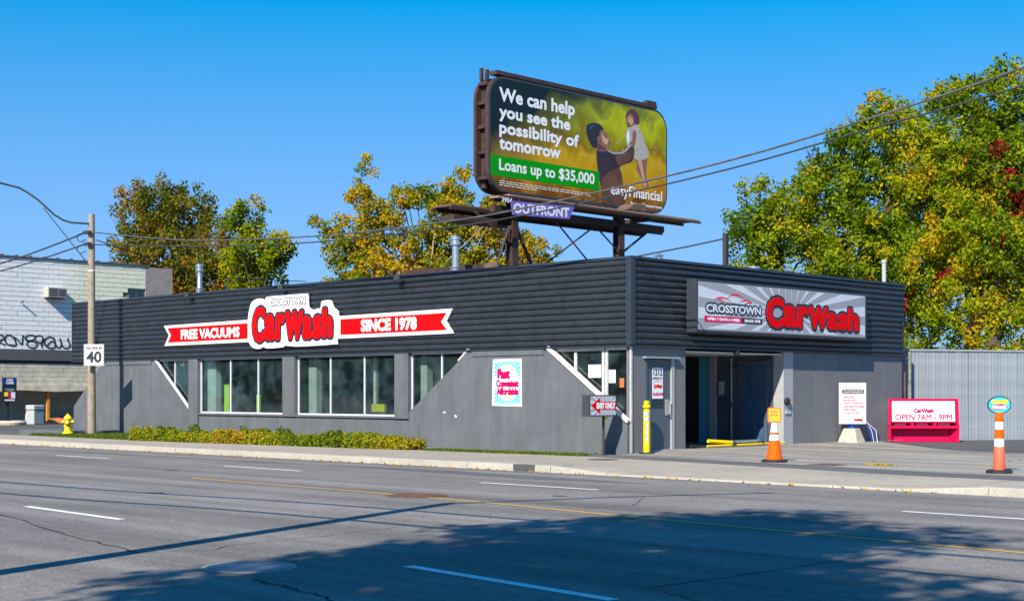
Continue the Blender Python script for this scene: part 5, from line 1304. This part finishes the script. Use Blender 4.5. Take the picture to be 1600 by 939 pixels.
# trees over the road, seen only as reflections in the windows
WHERE = ('farthest left', 'left, second', 'left of centre', 'centre, taller', 'right of centre', 'right, second', 'right, low', 'farthest right')
for i, (x, y, h) in enumerate(((-62, -34, 9), (-56, -33, 7), (-50, -35, 8), (-45, -33, 9), (-39, -34, 7), (-34, -33, 8), (-28, -35, 7.5), (-22, -34, 7))):
    tree('street_tree', 'autumn street tree across the road mirrored in the windows, '+WHERE[i], 'trees across the road', (x, y, 0), (x, y, h*.4), [(x, y, h*.62, h*.3), (x-1.8, y+.8, h*.42, h*.26), (x+1.9, y-.6, h*.45, h*.26), (x, y, h*.22, h*.2)], L_gold if i % 2 else L_brown, 'bark', per=.8, npc=36, spread=.9, size=.42, tint=.35, tvar=.3, tr=.25, limbs=8)

# hedge
hg = thing('clipped_hedge', 'low yellow green clipped hedge along the foot of the street wall', 'hedge', (-12, -2.3, 0))
pts = []
for i in range(1050):
    s = RNG.random(); x = -18.6+s*12.5; yf = -3.25+(x+18.6)*.088; dz = (.25+.05*math.sin(x*1.3)+.04*math.sin(x*4.3)+.03*math.sin(x*9.1))
    a = RNG.random()
    if a < .45: p = (x, yf+RNG.random()*.75, dz*(.88+.12*RNG.random()))
    elif a < .85: p = (x, yf+.08*RNG.random(), dz*RNG.random())
    else: p = (x, yf+RNG.random()*.75, dz*RNG.random())
    pts.append(p)
pts = np.array(pts); tt = .38+.22*np.sin(pts[:, 0]*.9+1)+RNG.normal(size=len(pts))*.12; tt = np.where(pts[:, 0] < -13, tt+.12, tt)
V, n, t_ = leaves(pts-np.array([-12, -2.3, 0]), 48, .14, .072, np.clip(tt, 0, 1), .15)
V[:, 2] = np.maximum(V[:, 2], .004)
link('foliage', fast_mesh('foliage', V, n, t_), L_hedge, hg)
st = MB()
for i in range(60):
    x = -18.3+i*.21; yf = -3.0+(x+18.6)*.088
    st.tube([(x+12, yf+2.3+.1, 0), (x+12+random.uniform(-.1, .1), yf+2.3+.15, .3)], .012, 4, False)
tag(st.build('stems', 'bark', hg), kind='stuff')
# taller weeds in the hedge
wp = []; 
for cx_ in (-17.2, -15.9, -13.1, -12.7, -11.6, -9.5):
    for k in range(6): wp.append((cx_+random.uniform(-.2, .2), -3.1+(cx_+18.6)*.088+random.uniform(0, .4), .26+random.uniform(0, .2)))
wp = np.array(wp); V, n, t_ = leaves(wp-np.array([-12, -2.3, 0]), 26, .13, .09, np.full(len(wp), .08), .08)
link('weeds', fast_mesh('weeds', V, n, t_), L_hedge, hg)

# grass strips
def grass(name, poly_fn, n, hgt):
    P = np.array([poly_fn() for _ in range(n)]); a = RNG.random(n)*2*PI; h_ = hgt*(.4+.9*RNG.random(n)); w_ = .012+.012*RNG.random(n)
    dx = np.cos(a)*w_; dy = np.sin(a)*w_; lx = RNG.normal(size=n)*.3*h_; ly = RNG.normal(size=n)*.3*h_
    V = np.stack([np.stack([P[:, 0]-dx, P[:, 1]-dy, np.zeros(n)], 1), np.stack([P[:, 0]+dx, P[:, 1]+dy, np.zeros(n)], 1),
                  np.stack([P[:, 0]+dx*.3+lx, P[:, 1]+dy*.3+ly, h_], 1), np.stack([P[:, 0]-dx*.3+lx, P[:, 1]-dy*.3+ly, h_], 1)], 1).reshape(-1, 3)
    o = link(name, fast_mesh(name, V, n, RNG.random(n)), L_grass, None); tag(o, kind='stuff'); return o
def g1():
    x = -5.6+RNG.random()*5.3; lo_ = yback(x); return (x, lo_+.05+abs(RNG.normal())*.35, 0)
o = grass('grass', g1, 5500, .05); tag(o, 'thin green grass strip between the pavement and the grey street wall', 'grass')
def g2():
    x = -26+RNG.random()*8; return (x, -3.05+RNG.random()*2.7, 0)
o = grass('grass', g2, 14000, .09); tag(o, 'green grass around the hydrant and the utility pole', 'grass')
structure('verge', MB().box(-24.4, -.8, -3.0, 0, -.1, -.003).box(-24.4, -5.5, -3.08, -3.0, -.1, -.004), 'soil')
# a few fallen leaves by the kerb and on the driveway
fp_ = np.array([(7.6+RNG.normal()*.25, -.75+RNG.normal()*.08, .02) for _ in range(26)]+[(RNG.uniform(0, 14), RNG.uniform(-1, 6), .012) for _ in range(40)]+[(RNG.uniform(-25, 12), -5.95+RNG.normal()*.06, ROADZ+.01) for _ in range(160)])
V, n, t_ = leaves(fp_, 2, .05, .07, np.full(len(fp_), .8), .1, flat=.1); V[:, 2] = np.maximum(V[:, 2], np.where(V[:, 1] < -5.7, ROADZ+.004, .01))
o = link('fallen_leaves', fast_mesh('fallen_leaves', V, n, t_), L_gold, None); tag(o, 'scattered fallen leaves on the driveway and along the kerb', 'leaves', kind='stuff')
